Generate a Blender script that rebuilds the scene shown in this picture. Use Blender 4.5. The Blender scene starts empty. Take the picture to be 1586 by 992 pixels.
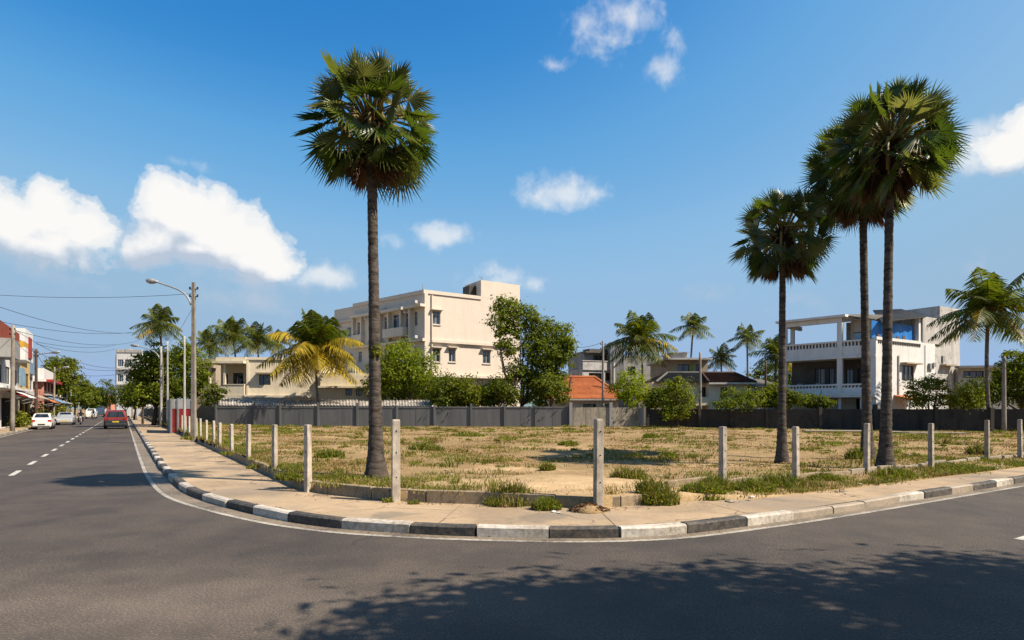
import bpy, bmesh, math, random
import numpy as np
from mathutils import Vector, Matrix, noise as mnoise
R = math.radians
rnd = random.Random(7)
sc = bpy.context.scene
COL = sc.collection
H, FOC, CX, HY = 1.9, 950.0, 793.0, 633.0        # eye height and lens of the photograph

# ------------------------------------------------------------------ helpers
def tag(o, label=None, cat=None, group=None, kind=None):
    if label: o['label'] = label
    if cat: o['category'] = cat
    if group: o['group'] = group
    if kind: o['kind'] = kind
    return o

def thing(name, loc, label, cat, group=None):
    o = bpy.data.objects.new(name, None)
    COL.objects.link(o)
    o.location = loc
    o.empty_display_size = .3
    return tag(o, label, cat, group)

def org(p):
    v = Vector((0, 0, 0))
    while p is not None:
        v += Vector(p.location); p = p.parent
    return v

def newobj(name, me, parent=None):
    o = bpy.data.objects.new(name, me)
    COL.objects.link(o)
    if parent is not None: o.parent = parent
    return o

class MB:
    """collects faces (world coordinates) and links them as one mesh object"""
    def __init__(s): s.v, s.f, s.m, s.cut = [], [], [], []
    def add(s, vs, fs, mi=0):
        b = len(s.v); s.cut.append((b, len(s.f)))
        s.v.extend([tuple(v) for v in vs])
        for f in fs: s.f.append(tuple(i + b for i in f)); s.m.append(mi)
    def quad(s, a, b, c, d, mi=0): s.add((a, b, c, d), ((0, 1, 2, 3),), mi)
    def box(s, x0, x1, y0, y1, z0, z1, mi=0):
        s.obb(Vector((x0, y0, z0)), Vector((x1-x0, 0, 0)), Vector((0, y1-y0, 0)), Vector((0, 0, z1-z0)), mi)
    def obb(s, o, a, b, c, mi=0):
        o, a, b, c = Vector(o), Vector(a), Vector(b), Vector(c)
        vs = [o, o+a, o+a+b, o+b, o+c, o+a+c, o+a+b+c, o+b+c]
        s.add(vs, ((0,3,2,1),(4,5,6,7),(0,1,5,4),(1,2,6,5),(2,3,7,6),(3,0,4,7)), mi)
    def prism(s, pts, z0, z1, mi=0, top=True, bottom=True, skip=()):
        n = len(pts)
        vs = [(p[0], p[1], z0) for p in pts] + [(p[0], p[1], z1) for p in pts]
        fs = [(i, (i+1) % n, (i+1) % n + n, i + n) for i in range(n) if i not in skip]
        if top: fs.append(tuple(range(n, 2*n)))
        if bottom: fs.append(tuple(reversed(range(n))))
        s.add(vs, fs, mi)
    def tube(s, path, rad, n=8, mi=0, cap=True, twist=0.0):
        path = [Vector(p) for p in path]
        if not hasattr(rad, '__len__'): rad = [rad]*len(path)
        b = len(s.v); ref = None
        for i, p in enumerate(path):
            t = (path[min(i+1, len(path)-1)] - path[max(i-1, 0)]).normalized()
            if ref is None:
                ref = Vector((1, 0, 0)) if abs(t.x) < .8 else Vector((0, 1, 0))
            u = (ref - t*ref.dot(t)).normalized(); w = t.cross(u); ref = u
            for k in range(n):
                a = 2*math.pi*k/n + twist
                s.v.append(tuple(p + (u*math.cos(a) + w*math.sin(a))*rad[i]))
        for i in range(len(path)-1):
            for k in range(n):
                k2 = (k+1) % n
                s.f.append((b+i*n+k, b+i*n+k2, b+(i+1)*n+k2, b+(i+1)*n+k)); s.m.append(mi)
        if cap:
            s.f.append(tuple(b+k for k in reversed(range(n)))); s.m.append(mi)
            s.f.append(tuple(b+(len(path)-1)*n+k for k in range(n))); s.m.append(mi)
    def lathe(s, c, prof, n=12, mi=0, axis=None, u=None):
        c = Vector(c); axis = Vector(axis or (0, 0, 1)).normalized()
        u = Vector((1, 0, 0)) if abs(axis.x) < .8 else Vector((0, 1, 0))
        u = (u - axis*u.dot(axis)).normalized(); w = axis.cross(u); b = len(s.v)
        for r, h in prof:
            for k in range(n):
                a = 2*math.pi*k/n
                s.v.append(tuple(c + axis*h + (u*math.cos(a) + w*math.sin(a))*r))
        for i in range(len(prof)-1):
            for k in range(n):
                k2 = (k+1) % n
                s.f.append((b+i*n+k, b+i*n+k2, b+(i+1)*n+k2, b+(i+1)*n+k)); s.m.append(mi)
        s.f.append(tuple(b+k for k in reversed(range(n)))); s.m.append(mi)
        s.f.append(tuple(b+(len(prof)-1)*n+k for k in range(n))); s.m.append(mi)
    def each(s, name, mats, parent=None):
        """every piece added becomes an object of its own"""
        for k, (b, f) in enumerate(s.cut):
            b1, f1 = s.cut[k+1] if k+1 < len(s.cut) else (len(s.v), len(s.f))
            q = MB(); q.v = s.v[b:b1]; q.f = [tuple(i-b for i in x) for x in s.f[f:f1]]; q.m = s.m[f:f1]
            q.build(name, mats, parent)
    def build(s, name, mats, parent=None, smooth=False, bevel=0):
        o = org(parent)
        me = bpy.data.meshes.new(name)
        me.from_pydata([(v[0]-o.x, v[1]-o.y, v[2]-o.z) for v in s.v], [], s.f)
        if not isinstance(mats, (list, tuple)): mats = [mats]
        for m in mats: me.materials.append(m)
        me.polygons.foreach_set('material_index', s.m)
        if smooth: me.polygons.foreach_set('use_smooth', [True]*len(s.f))
        me.update()
        ob = newobj(name, me, parent)
        if bevel:
            b = ob.modifiers.new('edge', 'BEVEL'); b.width = bevel; b.segments = 2; b.limit_method = 'ANGLE'
        return ob

def npmesh(name, V, F, mats, parent=None, mi=None, smooth=False):
    """numpy verts (world) and faces (n x k) -> mesh object"""
    o = org(parent)
    V = np.asarray(V, dtype=np.float32) - np.array((o.x, o.y, o.z), dtype=np.float32)
    F = np.asarray(F, dtype=np.int32)
    me = bpy.data.meshes.new(name)
    me.vertices.add(len(V)); me.vertices.foreach_set('co', V.ravel())
    k = F.shape[1]
    me.loops.add(F.size); me.loops.foreach_set('vertex_index', F.ravel())
    me.polygons.add(len(F))
    me.polygons.foreach_set('loop_start', np.arange(0, F.size, k, dtype=np.int32))
    me.polygons.foreach_set('loop_total', np.full(len(F), k, dtype=np.int32))
    if not isinstance(mats, (list, tuple)): mats = [mats]
    for m in mats: me.materials.append(m)
    if mi is not None: me.polygons.foreach_set('material_index', np.asarray(mi, dtype=np.int32))
    if smooth: me.polygons.foreach_set('use_smooth', np.ones(len(F), dtype=bool))
    me.update(calc_edges=True); me.validate()
    return newobj(name, me, parent)

# street coordinates: u runs along the left-hand street, s across it (and so along the right-hand road)
DU = Vector((-.535, .845, 0)); DS = Vector((.845, .535, 0))
def SU(s, u, z=0.0): return Vector((s*.845 - u*.535, s*.535 + u*.845, z))
def toSU(x, y): return (x*.845 + y*.535, -x*.535 + y*.845)
def at(px, Y): return (px - CX)*Y/FOC
def zat(py, Y): return H - (py - HY)*Y/FOC
def ground(px, py, z=0.0):
    Y = FOC*(H - z)/(py - HY); return Vector((at(px, Y), Y, z))

# ------------------------------------------------------------------ materials
class NT:
    def __init__(s, nt): s.nt = nt
    def n(s, typ, **kw):
        nd = s.nt.nodes.new(typ)
        for k, v in kw.items():
            if k.startswith('i_'):
                key = k[2:]; key = int(key) if key.isdigit() else key.replace('_', ' ')
                nd.inputs[key].default_value = v
            else: setattr(nd, k, v)
        return nd
    def l(s, a, b): s.nt.links.new(a, b)
    def noise(s, vec, scale, detail=4, rough=.55, dist=0):
        nd = s.n('ShaderNodeTexNoise'); nd.inputs['Scale'].default_value = scale
        nd.inputs['Detail'].default_value = detail; nd.inputs['Roughness'].default_value = rough
        nd.inputs['Distortion'].default_value = dist
        if vec is not None: s.l(vec, nd.inputs['Vector'])
        return nd.outputs['Fac']
    def ramp(s, fac, stops, interp='LINEAR'):
        nd = s.n('ShaderNodeValToRGB'); cr = nd.color_ramp; cr.interpolation = interp
        while len(cr.elements) < len(stops): cr.elements.new(.5)
        for e, (p, c) in zip(cr.elements, stops):
            e.position = p; e.color = (c[0], c[1], c[2], 1) if hasattr(c, '__len__') else (c, c, c, 1)
        s.l(fac, nd.inputs[0]); return nd.outputs[0]
    def mix(s, fac, a, b, mode='MIX'):
        nd = s.n('ShaderNodeMix', data_type='RGBA', blend_type=mode)
        for sock, v in ((nd.inputs[0], fac), (nd.inputs[6], a), (nd.inputs[7], b)):
            if hasattr(v, 'links'): s.l(v, sock)
            elif hasattr(v, '__len__'): sock.default_value = (v[0], v[1], v[2], 1)
            else: sock.default_value = v
        return nd.outputs[2]
    def math(s, op, a, b=None, c=None, clamp=False):
        nd = s.n('ShaderNodeMath', operation=op, use_clamp=clamp)
        for i, v in enumerate((a, b, c)):
            if v is None: continue
            if hasattr(v, 'links'): s.l(v, nd.inputs[i])
            else: nd.inputs[i].default_value = v
        return nd.outputs[0]
    def mapping(s, vec, scale=(1, 1, 1), loc=(0, 0, 0)):
        nd = s.n('ShaderNodeMapping'); s.l(vec, nd.inputs[0])
        nd.inputs['Scale'].default_value = scale; nd.inputs['Location'].default_value = loc
        return nd.outputs[0]

def newmat(name):
    m = bpy.data.materials.new(name); m.use_nodes = True
    nt = m.node_tree; nt.nodes.clear(); t = NT(nt)
    out = t.n('ShaderNodeOutputMaterial'); p = t.n('ShaderNodeBsdfPrincipled')
    t.l(p.outputs[0], out.inputs[0])
    return m, t, p, out

def setp(p, rough=.8, spec=.3, metal=0.0):
    p.inputs['Roughness'].default_value = rough
    p.inputs['Specular IOR Level'].default_value = spec
    p.inputs['Metallic'].default_value = metal

def bump(t, p, h, strength=.3, dist=.02):
    b = t.n('ShaderNodeBump'); b.inputs['Strength'].default_value = strength; b.inputs['Distance'].default_value = dist
    t.l(h, b.inputs['Height']); t.l(b.outputs[0], p.inputs['Normal'])

def wpos(t): return t.n('ShaderNodeNewGeometry').outputs['Position']
def opos(t): return t.n('ShaderNodeTexCoord').outputs['Object']

def m_plain(name, c1, c2=None, scale=3.0, rough=.7, spec=.3, metal=0.0, bmp=.1, lo=.35, hi=.65):
    """paint, cloth, metal: two close tones in soft noise"""
    m, t, p, out = newmat(name)
    c2 = c2 or tuple(x*.8 for x in c1)
    v = opos(t)
    f = t.noise(v, scale, 5, .6)
    t.l(t.ramp(f, [(lo, c2), (hi, c1)]), p.inputs['Base Color'])
    setp(p, rough, spec, metal)
    if bmp: bump(t, p, t.noise(v, scale*8, 3), bmp, .01)
    return m

def m_wall(name, base, dirt, amount=.5, streak=.6, fine=.06, rough=.85, k=1.0):
    """plaster: broad tone drift, rain streaks, fine grain"""
    m, t, p, out = newmat(name)
    v = wpos(t)
    big = t.noise(v, .35*k, 4, .6)
    fin = t.noise(v, 5.0*k, 6, .65)
    st = t.noise(t.mapping(v, (1.6*k, 1.6*k, .12*k)), 1.0, 5, .7)
    spots = t.noise(v, 1.3*k, 6, .7)
    a = t.ramp(st, [(.48, 0), (.66, streak)])
    b = t.ramp(spots, [(.5, 0), (.66, amount)])
    c = t.mix(t.math('MAXIMUM', a, b), base, dirt)
    c = t.mix(t.ramp(big, [(.3, .0), (.7, .22)]), c, tuple(x*.72 for x in base))
    c = t.mix(fine*2, c, t.ramp(fin, [(.3, tuple(x*.6 for x in base)), (.7, tuple(min(1, x*1.25) for x in base))]))
    t.l(c, p.inputs['Base Color'])
    setp(p, rough, .25); bump(t, p, fin, .25, .02)
    return m

def m_glass(name, c1=(.03, .045, .06), c2=(.16, .19, .21)):
    m, t, p, out = newmat(name)
    v = wpos(t)
    f = t.noise(t.mapping(v, (1, 1, .05)), 3.2, 2)
    t.l(t.ramp(f, [(.48, c1), (.6, c2)]), p.inputs['Base Color'])
    setp(p, .06, .8)
    return m

def m_leaf(name, cols, trans=.35, rough=.5, spec=.35, drift=.25):
    """foliage: a tone per leaf, broad drift over the crown, light shining through"""
    m, t, p, out = newmat(name)
    g = t.n('ShaderNodeNewGeometry')
    ri = g.outputs['Random Per Island']
    n = len(cols)
    c = t.ramp(ri, [(i/max(1, n-1), cc) for i, cc in enumerate(cols)])
    nf = t.noise(opos(t), drift*2, 3, .6)
    c = t.mix(t.ramp(nf, [(.35, .55), (.65, 0)]), c, tuple(x*.55 for x in cols[0]))
    t.l(c, p.inputs['Base Color']); setp(p, rough, spec)
    tr = t.n('ShaderNodeBsdfTranslucent')
    hs = t.n('ShaderNodeHueSaturation'); hs.inputs['Value'].default_value = 1.5; hs.inputs['Saturation'].default_value = 1.1
    t.l(c, hs.inputs['Color']); t.l(hs.outputs[0], tr.inputs['Color'])
    ms = t.n('ShaderNodeMixShader'); ms.inputs[0].default_value = trans
    t.l(p.outputs[0], ms.inputs[1]); t.l(tr.outputs[0], ms.inputs[2]); t.l(ms.outputs[0], out.inputs[0])
    return m

def m_trunk(name, c1, c2, zs=9.0, side=.6):
    m, t, p, out = newmat(name)
    v = opos(t)
    r = t.noise(t.mapping(v, (side, side, zs)), 1.0, 5, .65, .6)
    f = t.noise(v, 6, 5, .6)
    k = t.math('ADD', t.math('MULTIPLY', r, .7), t.math('MULTIPLY', f, .3))
    t.l(t.ramp(k, [(.36, c1), (.5, tuple((a+b)/2 for a, b in zip(c1, c2))), (.66, c2)]), p.inputs['Base Color'])
    setp(p, .9, .15); bump(t, p, k, .9, .05)
    return m

def m_asphalt():
    m, t, p, out = newmat('asphalt')
    v = wpos(t)
    agg = t.noise(v, 42, 4, .75)
    agg2 = t.noise(v, 16, 5, .75)
    mid = t.noise(v, 1.1, 6, .62)
    big = t.noise(v, .22, 4, .6, .4)
    trk = t.noise(t.mapping(v, (.5, .12, 1)), .8, 4, .6)
    c = t.ramp(agg, [(.30, (.028, .022, .018)), (.50, (.060, .047, .038)), (.68, (.27, .205, .145))])
    c = t.mix(t.ramp(agg2, [(.45, 0), (.66, .55)]), c, (.125, .096, .071))
    c = t.mix(t.ramp(mid, [(.40, .5), (.58, 0)]), c, (.034, .028, .024))
    c = t.mix(t.ramp(big, [(.42, 0), (.68, .5)]), c, (.13, .10, .074))
    c = t.mix(t.ramp(trk, [(.48, 0), (.66, .45)]), c, (.032, .027, .024))
    # paler worn ground where traffic swings round the corner
    dv = t.n('ShaderNodeVectorMath', operation='SUBTRACT'); t.l(v, dv.inputs[0]); dv.inputs[1].default_value = (-3.4, 6.0, 0)
    dm = t.n('ShaderNodeVectorMath', operation='MULTIPLY'); t.l(dv.outputs[0], dm.inputs[0]); dm.inputs[1].default_value = (1/4.2, 1/1.9, 0)
    dl = t.n('ShaderNodeVectorMath', operation='LENGTH'); t.l(dm.outputs[0], dl.inputs[0])
    worn = t.math('MULTIPLY', t.math('SUBTRACT', 1.05, dl.outputs['Value'], clamp=True), t.math('ADD', t.math('MULTIPLY', mid, 1.4), -.1), clamp=True)
    c = t.mix(worn, c, t.ramp(agg, [(.32, (.10, .076, .056)), (.52, (.20, .155, .115)), (.7, (.40, .31, .23))]))
    # a few thin sealed cracks
    vo = t.n('ShaderNodeTexVoronoi', feature='DISTANCE_TO_EDGE'); vo.inputs['Scale'].default_value = .16
    nd = t.n('ShaderNodeVectorMath', operation='ADD')
    nz = t.n('ShaderNodeTexNoise'); nz.inputs['Scale'].default_value = .9; nz.inputs['Detail'].default_value = 6
    t.l(v, nz.inputs['Vector']); t.l(v, nd.inputs[0]); t.l(nz.outputs['Color'], nd.inputs[1]); t.l(nd.outputs[0], vo.inputs['Vector'])
    ck = t.math('MULTIPLY', t.math('LESS_THAN', vo.outputs['Distance'], .0042), t.math('GREATER_THAN', big, .52))
    c = t.mix(t.math('MULTIPLY', ck, .45), c, (.03, .028, .027))
    t.l(c, p.inputs['Base Color'])
    setp(p, .78, .35); bump(t, p, t.math('ADD', agg, agg2), .8, .012)
    return m

def m_paint(name, col, worn=(.09, .083, .078), wear=.5):
    m, t, p, out = newmat(name)
    v = wpos(t)
    f = t.noise(v, 14, 6, .75); g = t.noise(v, .9, 4, .6)
    k = t.math('ADD', t.math('MULTIPLY', f, .6), t.math('MULTIPLY', g, .4))
    c = t.ramp(k, [(wear-.08, col), (wear+.14, worn)])
    t.l(c, p.inputs['Base Color']); setp(p, .7, .3); bump(t, p, f, .2, .004)
    return m

def m_pavement():
    m, t, p, out = newmat('dusty_concrete')
    v = wpos(t)
    a = t.noise(v, .55, 6, .62, .5); b = t.noise(v, 7, 6, .7); c_ = t.noise(v, .28, 3, .5); e = t.noise(v, 70, 2, .6)
    c = t.ramp(a, [(.36, (.26, .185, .11)), (.5, (.455, .325, .19)), (.66, (.60, .43, .255))])
    c = t.mix(.35, c, t.ramp(b, [(.3, (.32, .225, .145)), (.7, (.66, .45, .275))]))
    c = t.mix(t.ramp(c_, [(.52, 0), (.64, .6)]), c, (.20, .165, .13))
    st = t.noise(v, .8, 4, .5, .4)
    c = t.mix(t.ramp(st, [(.58, 0), (.64, .6)]), c, (.15, .13, .11))
    c = t.mix(.2, c, t.ramp(e, [(.3, (.2, .16, .12)), (.7, (.6, .5, .36))]))
    vo = t.n('ShaderNodeTexVoronoi', feature='DISTANCE_TO_EDGE'); vo.inputs['Scale'].default_value = .42
    nd = t.n('ShaderNodeVectorMath', operation='ADD')
    nz = t.n('ShaderNodeTexNoise'); nz.inputs['Scale'].default_value = 1.4; nz.inputs['Detail'].default_value = 5
    t.l(v, nz.inputs['Vector']); t.l(v, nd.inputs[0]); t.l(nz.outputs['Color'], nd.inputs[1]); t.l(nd.outputs[0], vo.inputs['Vector'])
    ck = t.math('LESS_THAN', vo.outputs['Distance'], .006)
    c = t.mix(t.math('MULTIPLY', ck, t.ramp(a, [(.45, 0), (.55, .8)])), c, (.09, .075, .06))
    t.l(c, p.inputs['Base Color']); setp(p, .9, .2)
    bump(t, p, t.math('ADD', b, e), .35, .012)
    return m

def m_dirt():
    m, t, p, out = newmat('sandy_soil')
    v = wpos(t)
    a = t.noise(t.mapping(v, (.11, .3, 1)), 1.0, 6, .62, .6); b = t.noise(v, 1.7, 7, .7); e = t.noise(v, 22, 4, .7)
    band = t.noise(t.mapping(v, (.05, .55, 1)), 1.0, 5, .6)
    # bare sand where the corner has been walked over, browner soil elsewhere
    dv = t.n('ShaderNodeVectorMath', operation='SUBTRACT'); t.l(v, dv.inputs[0]); dv.inputs[1].default_value = (2.0, 12.6, .3)
    dm = t.n('ShaderNodeVectorMath', operation='MULTIPLY'); t.l(dv.outputs[0], dm.inputs[0]); dm.inputs[1].default_value = (1/5.5, 1/2.6, 0)
    dl = t.n('ShaderNodeVectorMath', operation='LENGTH'); t.l(dm.outputs[0], dl.inputs[0])
    sand = t.math('SUBTRACT', 1.0, dl.outputs['Value'], clamp=True)
    a2 = t.math('ADD', t.math('SUBTRACT', a, .055), t.math('MULTIPLY', sand, .46))
    c = t.ramp(a2, [(.36, (.15, .088, .034)), (.5, (.26, .16, .065)), (.66, (.80, .57, .33))])
    c = t.mix(.42, c, t.ramp(b, [(.34, (.15, .09, .035)), (.53, (.31, .195, .082)), (.72, (.82, .58, .345))]))
    c = t.mix(t.ramp(band, [(.5, 0), (.66, .5)]), c, (.23, .145, .062))
    veg = t.noise(v, .33, 6, .68, .4); vm = t.noise(v, 3.2, 5, .7)
    c = t.mix(t.math('MULTIPLY', t.ramp(veg, [(.46, 0), (.6, .85)]), t.ramp(vm, [(.38, .25), (.6, 1)])), c, (.17, .135, .042))
    dk = t.noise(v, .8, 6, .7, .5)
    c = t.mix(t.ramp(dk, [(.56, 0), (.7, .6)]), c, (.17, .105, .045))
    c = t.mix(.32, c, t.ramp(e, [(.3, (.21, .13, .06)), (.7, (.88, .63, .37))]))
    t.l(c, p.inputs['Base Color']); setp(p, .95, .1)
    bump(t, p, t.math('ADD', b, t.math('MULTIPLY', e, .4)), .8, .06)
    return m

M = {}
def mats():
    M['asphalt'] = m_asphalt(); M['pavement'] = m_pavement(); M['dirt'] = m_dirt()
    M['line'] = m_paint('road_paint', (.62, .58, .51), wear=.56)
    M['line_old'] = m_paint('worn_road_paint', (.56, .50, .41), (.11, .095, .08), wear=.49)
    M['k_white'] = m_paint('white_kerb_paint', (.70, .63, .53), (.28, .22, .155), wear=.49)
    M['k_black'] = m_paint('black_kerb_paint', (.045, .042, .040), (.19, .155, .115), wear=.51)
    M['k_bare'] = m_paint('bare_kerb_concrete', (.42, .34, .25), (.24, .2, .15), wear=.52)
    M['post'] = m_plain('cast_concrete', (.66, .58, .48), (.38, .33, .27), 5, .9, .2, bmp=.5)
    M['lowwall'] = m_wall('mossy_concrete', (.40, .30, .19), (.030, .024, .015), .98, .98, .3, k=3.2)
    M['pole'] = m_plain('pole_concrete', (.34, .30, .25), (.22, .19, .16), 2.5, .9, .2, bmp=.3)
    M['pole_w'] = m_plain('pale_pole', (.50, .48, .44), (.33, .31, .28), 2.5, .8, .2, bmp=.2)
    M['pole_d'] = m_plain('dark_wooden_pole', (.12, .085, .06), (.07, .05, .035), 3, .9, .2, bmp=.3)
    M['steel'] = m_plain('grey_lamp_steel', (.42, .43, .44), (.3, .31, .32), 4, .5, .5, .3, bmp=.05)
    M['lens'] = m_plain('lamp_lens', (.75, .75, .72), (.6, .6, .58), 4, .25, .6, bmp=0)
    M['wire'] = m_plain('black_cable', (.02, .02, .022), (.015, .015, .015), 4, .6, .3, bmp=0)
    M['cream'] = m_wall('cream_plaster', (.78, .675, .56), (.54, .43, .33), .22, .25, .05)
    M['cream2'] = m_wall('cream_render', (.86, .74, .55), (.48, .37, .25), .3, .34, .06)
    M['white'] = m_wall('white_plaster', (.82, .81, .785), (.38, .35, .31), .25, .34, .05)
    M['whited'] = m_wall('stained_white_plaster', (.58, .555, .52), (.17, .155, .135), .8, .8, .08)
    M['greyp'] = m_wall('grey_plaster', (.36, .355, .345), (.16, .15, .14), .5, .5, .06)
    M['dullcream'] = m_wall('dull_cream_plaster', (.46, .38, .28), (.2, .16, .12), .5, .5, .06)
    M['pink'] = m_wall('pink_plaster', (.62, .27, .19), (.32, .16, .12), .35, .4, .05)
    M['yellow'] = m_wall('yellow_plaster', (.66, .46, .18), (.4, .27, .12), .3, .4, .05)
    M['ochre'] = m_plain('yellow_board', (.66, .40, .02), (.55, .32, .02), 2, .6, .3)
    M['brick'] = m_plain('red_brick', (.33, .07, .035), (.2, .045, .025), 1.2, .9, .2, bmp=.4)
    M['bluegrey'] = m_plain('blue_grey_paint', (.23, .34, .46), (.15, .24, .34), 2, .6, .3)
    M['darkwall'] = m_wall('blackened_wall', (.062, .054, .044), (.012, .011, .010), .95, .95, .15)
    M['concwall'] = m_wall('weathered_wall', (.40, .35, .27), (.05, .042, .032), .98, .98, .15, k=1.6)
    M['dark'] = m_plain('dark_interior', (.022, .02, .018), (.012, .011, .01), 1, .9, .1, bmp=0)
    M['shade'] = m_plain('shade_grey_plaster', (.13, .12, .11), (.08, .075, .07), .8, .9, .1, bmp=0)  # dark grey; on the veranda wall it stands in for shade
    M['glass'] = m_glass('window_glass', (.02, .03, .045), (.10, .15, .20))
    M['glass_d'] = m_glass('dark_window_glass', (.012, .014, .016), (.10, .10, .095))
    M['glass_c'] = m_glass('car_glass', (.012, .015, .017), (.03, .035, .037))
    M['frame_w'] = m_plain('white_window_frame', (.62, .59, .54), (.5, .47, .42), 3, .6, .3, bmp=0)
    M['frame_d'] = m_plain('dark_window_frame', (.06, .05, .04), (.04, .034, .028), 3, .6, .3, bmp=0)
    M['sheet'] = sheet_mat('grey_sheet_metal', (.165, .166, .165), (.10, .101, .10))
    M['redpaint'] = m_plain('red_painted_sheet', (.46, .035, .03), (.33, .03, .025), 2, .6, .3, bmp=.1)
    M['tin'] = m_plain('weathered_corrugated_tin', (.52, .48, .42), (.16, .13, .105), 2.2, .9, .2, 0, bmp=.2)
    M['tile_r'] = tile_mat('red_clay_tiles', (.66, .235, .09), (.40, .11, .045))
    M['tile_b'] = tile_mat('brown_clay_tiles', (.115, .062, .042), (.06, .035, .026))
    M['asb'] = tile_mat('grey_roof_sheeting', (.17, .16, .145), (.085, .08, .072))
    M['tarp'] = m_plain('blue_tarpaulin', (.018, .25, .72), (.014, .18, .58), 1.2, .5, .4, bmp=.3)
    M['blueglass'] = m_plain('pale_blue_panels', (.25, .42, .52), (.13, .26, .36), 1.5, .3, .5, bmp=0)
    M['wood'] = m_plain('brown_timber', (.22, .11, .055), (.12, .06, .03), 4, .7, .3)
    M['rubber'] = m_plain('tyre_rubber', (.018, .018, .018), (.012, .012, .012), 6, .8, .3)
    M['alloy'] = m_plain('alloy_rim', (.4, .4, .41), (.3, .3, .31), 6, .35, .5, .7, bmp=0)
    M['blackplastic'] = m_plain('black_plastic', (.025, .025, .026), (.018, .018, .018), 6, .6, .4, bmp=0)
    M['redlamp'] = m_plain('red_lamp_lens', (.5, .012, .01), (.4, .01, .008), 4, .2, .6, bmp=0)
    M['clearlamp'] = m_plain('clear_lamp_lens', (.7, .7, .68), (.55, .55, .55), 4, .15, .7, bmp=0)
    M['plate'] = m_plain('yellow_number_plate', (.7, .47, .03), (.6, .4, .03), 4, .5, .4, bmp=0)
    M['litter'] = m_plain('white_litter', (.7, .68, .64), (.55, .53, .5), 5, .7, .2)
    M['deadleaf'] = m_leaf('dead_leaves', [(.12, .055, .025), (.22, .11, .05), (.30, .17, .08)], .1, .9, .1)
    M['greenpaint'] = m_plain('lime_green_paint', (.25, .4, .06), (.2, .32, .05), 2, .7)
    M['dust'] = m_paint('sandy_gutter', (.30, .235, .165), (.075, .064, .053), wear=.5)
    M['joint'] = m_plain('pavement_joint', (.24, .18, .125), (.13, .10, .07), 6, .95, .1, bmp=0)
    nt_p = M['post'].node_tree; tp = NT(nt_p); bs = [n for n in nt_p.nodes if n.type == 'BSDF_PRINCIPLED'][0]
    src = bs.inputs['Base Color'].links[0].from_socket; oi = tp.n('ShaderNodeObjectInfo')
    src = tp.mix(1.0, src, tp.ramp(oi.outputs['Random'], [(0, (.70, .68, .64)), (.5, (.95, .93, .9)), (1, (1.08, 1.05, 1.0))]), 'MULTIPLY')
    sn = tp.noise(tp.mapping(wpos(tp), (9, 9, 1.2)), 1.0, 5, .7)
    tp.l(tp.mix(tp.ramp(sn, [(.52, 0), (.66, .65)]), src, (.17, .14, .11)), bs.inputs['Base Color'])
    # foliage
    M['palmy'] = m_leaf('fan_palm_leaf', [(.058, .095, .016), (.10, .145, .022), (.15, .195, .03), (.27, .26, .08)], .40, .36, .5, .9)
    M['palmdead'] = m_leaf('dry_palm_leaf', [(.10, .055, .03), (.17, .10, .055), (.27, .17, .10), (.05, .03, .018)], .15, .8, .2)
    M['petiole'] = m_leaf('palm_stalk', [(.16, .13, .035), (.24, .17, .04), (.30, .20, .05)], .0, .6, .3)
    M['palmcore'] = m_plain('palm_heart_fibre', (.035, .022, .012), (.015, .01, .007), 8, .95, .1, bmp=.6)
    M['ptrunk'] = m_trunk('palmyra_bark', (.022, .018, .015), (.16, .13, .105), 11, 3.0)
    M['ctrunk'] = m_trunk('coconut_bark', (.09, .075, .06), (.24, .205, .165), 7)
    M['coco'] = m_leaf('coconut_leaf', [(.08, .112, .014), (.125, .16, .018), (.18, .20, .024)], .38, .45, .32)
    M['cocoy'] = m_leaf('yellowing_coconut_leaf', [(.30, .25, .018), (.50, .37, .022), (.66, .43, .022), (.20, .20, .016)], .35, .45, .4)
    M['nut'] = m_plain('coconut_husk', (.30, .20, .05), (.18, .12, .03), 6, .6, .3)
    M['leaf_b'] = m_leaf('bright_leaf', [(.14, .20, .010), (.23, .29, .014), (.33, .37, .022)], .42, .6, .16)
    M['leaf_y'] = m_leaf('light_green_leaf', [(.21, .29, .014), (.31, .38, .018), (.40, .43, .026)], .45, .6, .16)
    M['leaf_d'] = m_leaf('dark_leaf', [(.085, .12, .010), (.14, .175, .012), (.21, .235, .018)], .38, .6, .16)
    M['leaf_o'] = m_leaf('olive_leaf', [(.13, .165, .014), (.20, .23, .018), (.28, .285, .024)], .4, .6, .16)
    M['flower'] = m_leaf('yellow_green_leaf', [(.25, .27, .02), (.36, .34, .025), (.16, .21, .02)], .35, .5, .3)
    M['bark'] = m_trunk('tree_bark', (.055, .042, .032), (.15, .12, .09), 2.5, 2)
    M['grass_d'] = m_leaf('dry_grass_blade', [(.25, .165, .05), (.37, .25, .08), (.52, .37, .145), (.21, .18, .045)], .2, .8, .15)
    M['grass_g'] = m_leaf('green_grass_blade', [(.105, .135, .016), (.165, .195, .02), (.235, .245, .03), (.30, .275, .05)], .3, .7, .2)

def sheet_mat(name, c1, c2):
    m, t, p, out = newmat(name)
    v = wpos(t)
    st = t.noise(t.mapping(v, (1.4, 1.4, .1)), 1.0, 5, .7); sp = t.noise(v, 1.6, 6, .75); big = t.noise(v, .3, 3)
    c = t.ramp(st, [(.35, c2), (.65, c1)])
    c = t.mix(t.ramp(sp, [(.66, 0), (.72, .55)]), c, (.36, .33, .29))
    c = t.mix(t.ramp(big, [(.4, 0), (.7, .35)]), c, (.17, .17, .165))
    t.l(c, p.inputs['Base Color']); setp(p, .62, .4, .15); bump(t, p, st, .2, .03)
    return m

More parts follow.
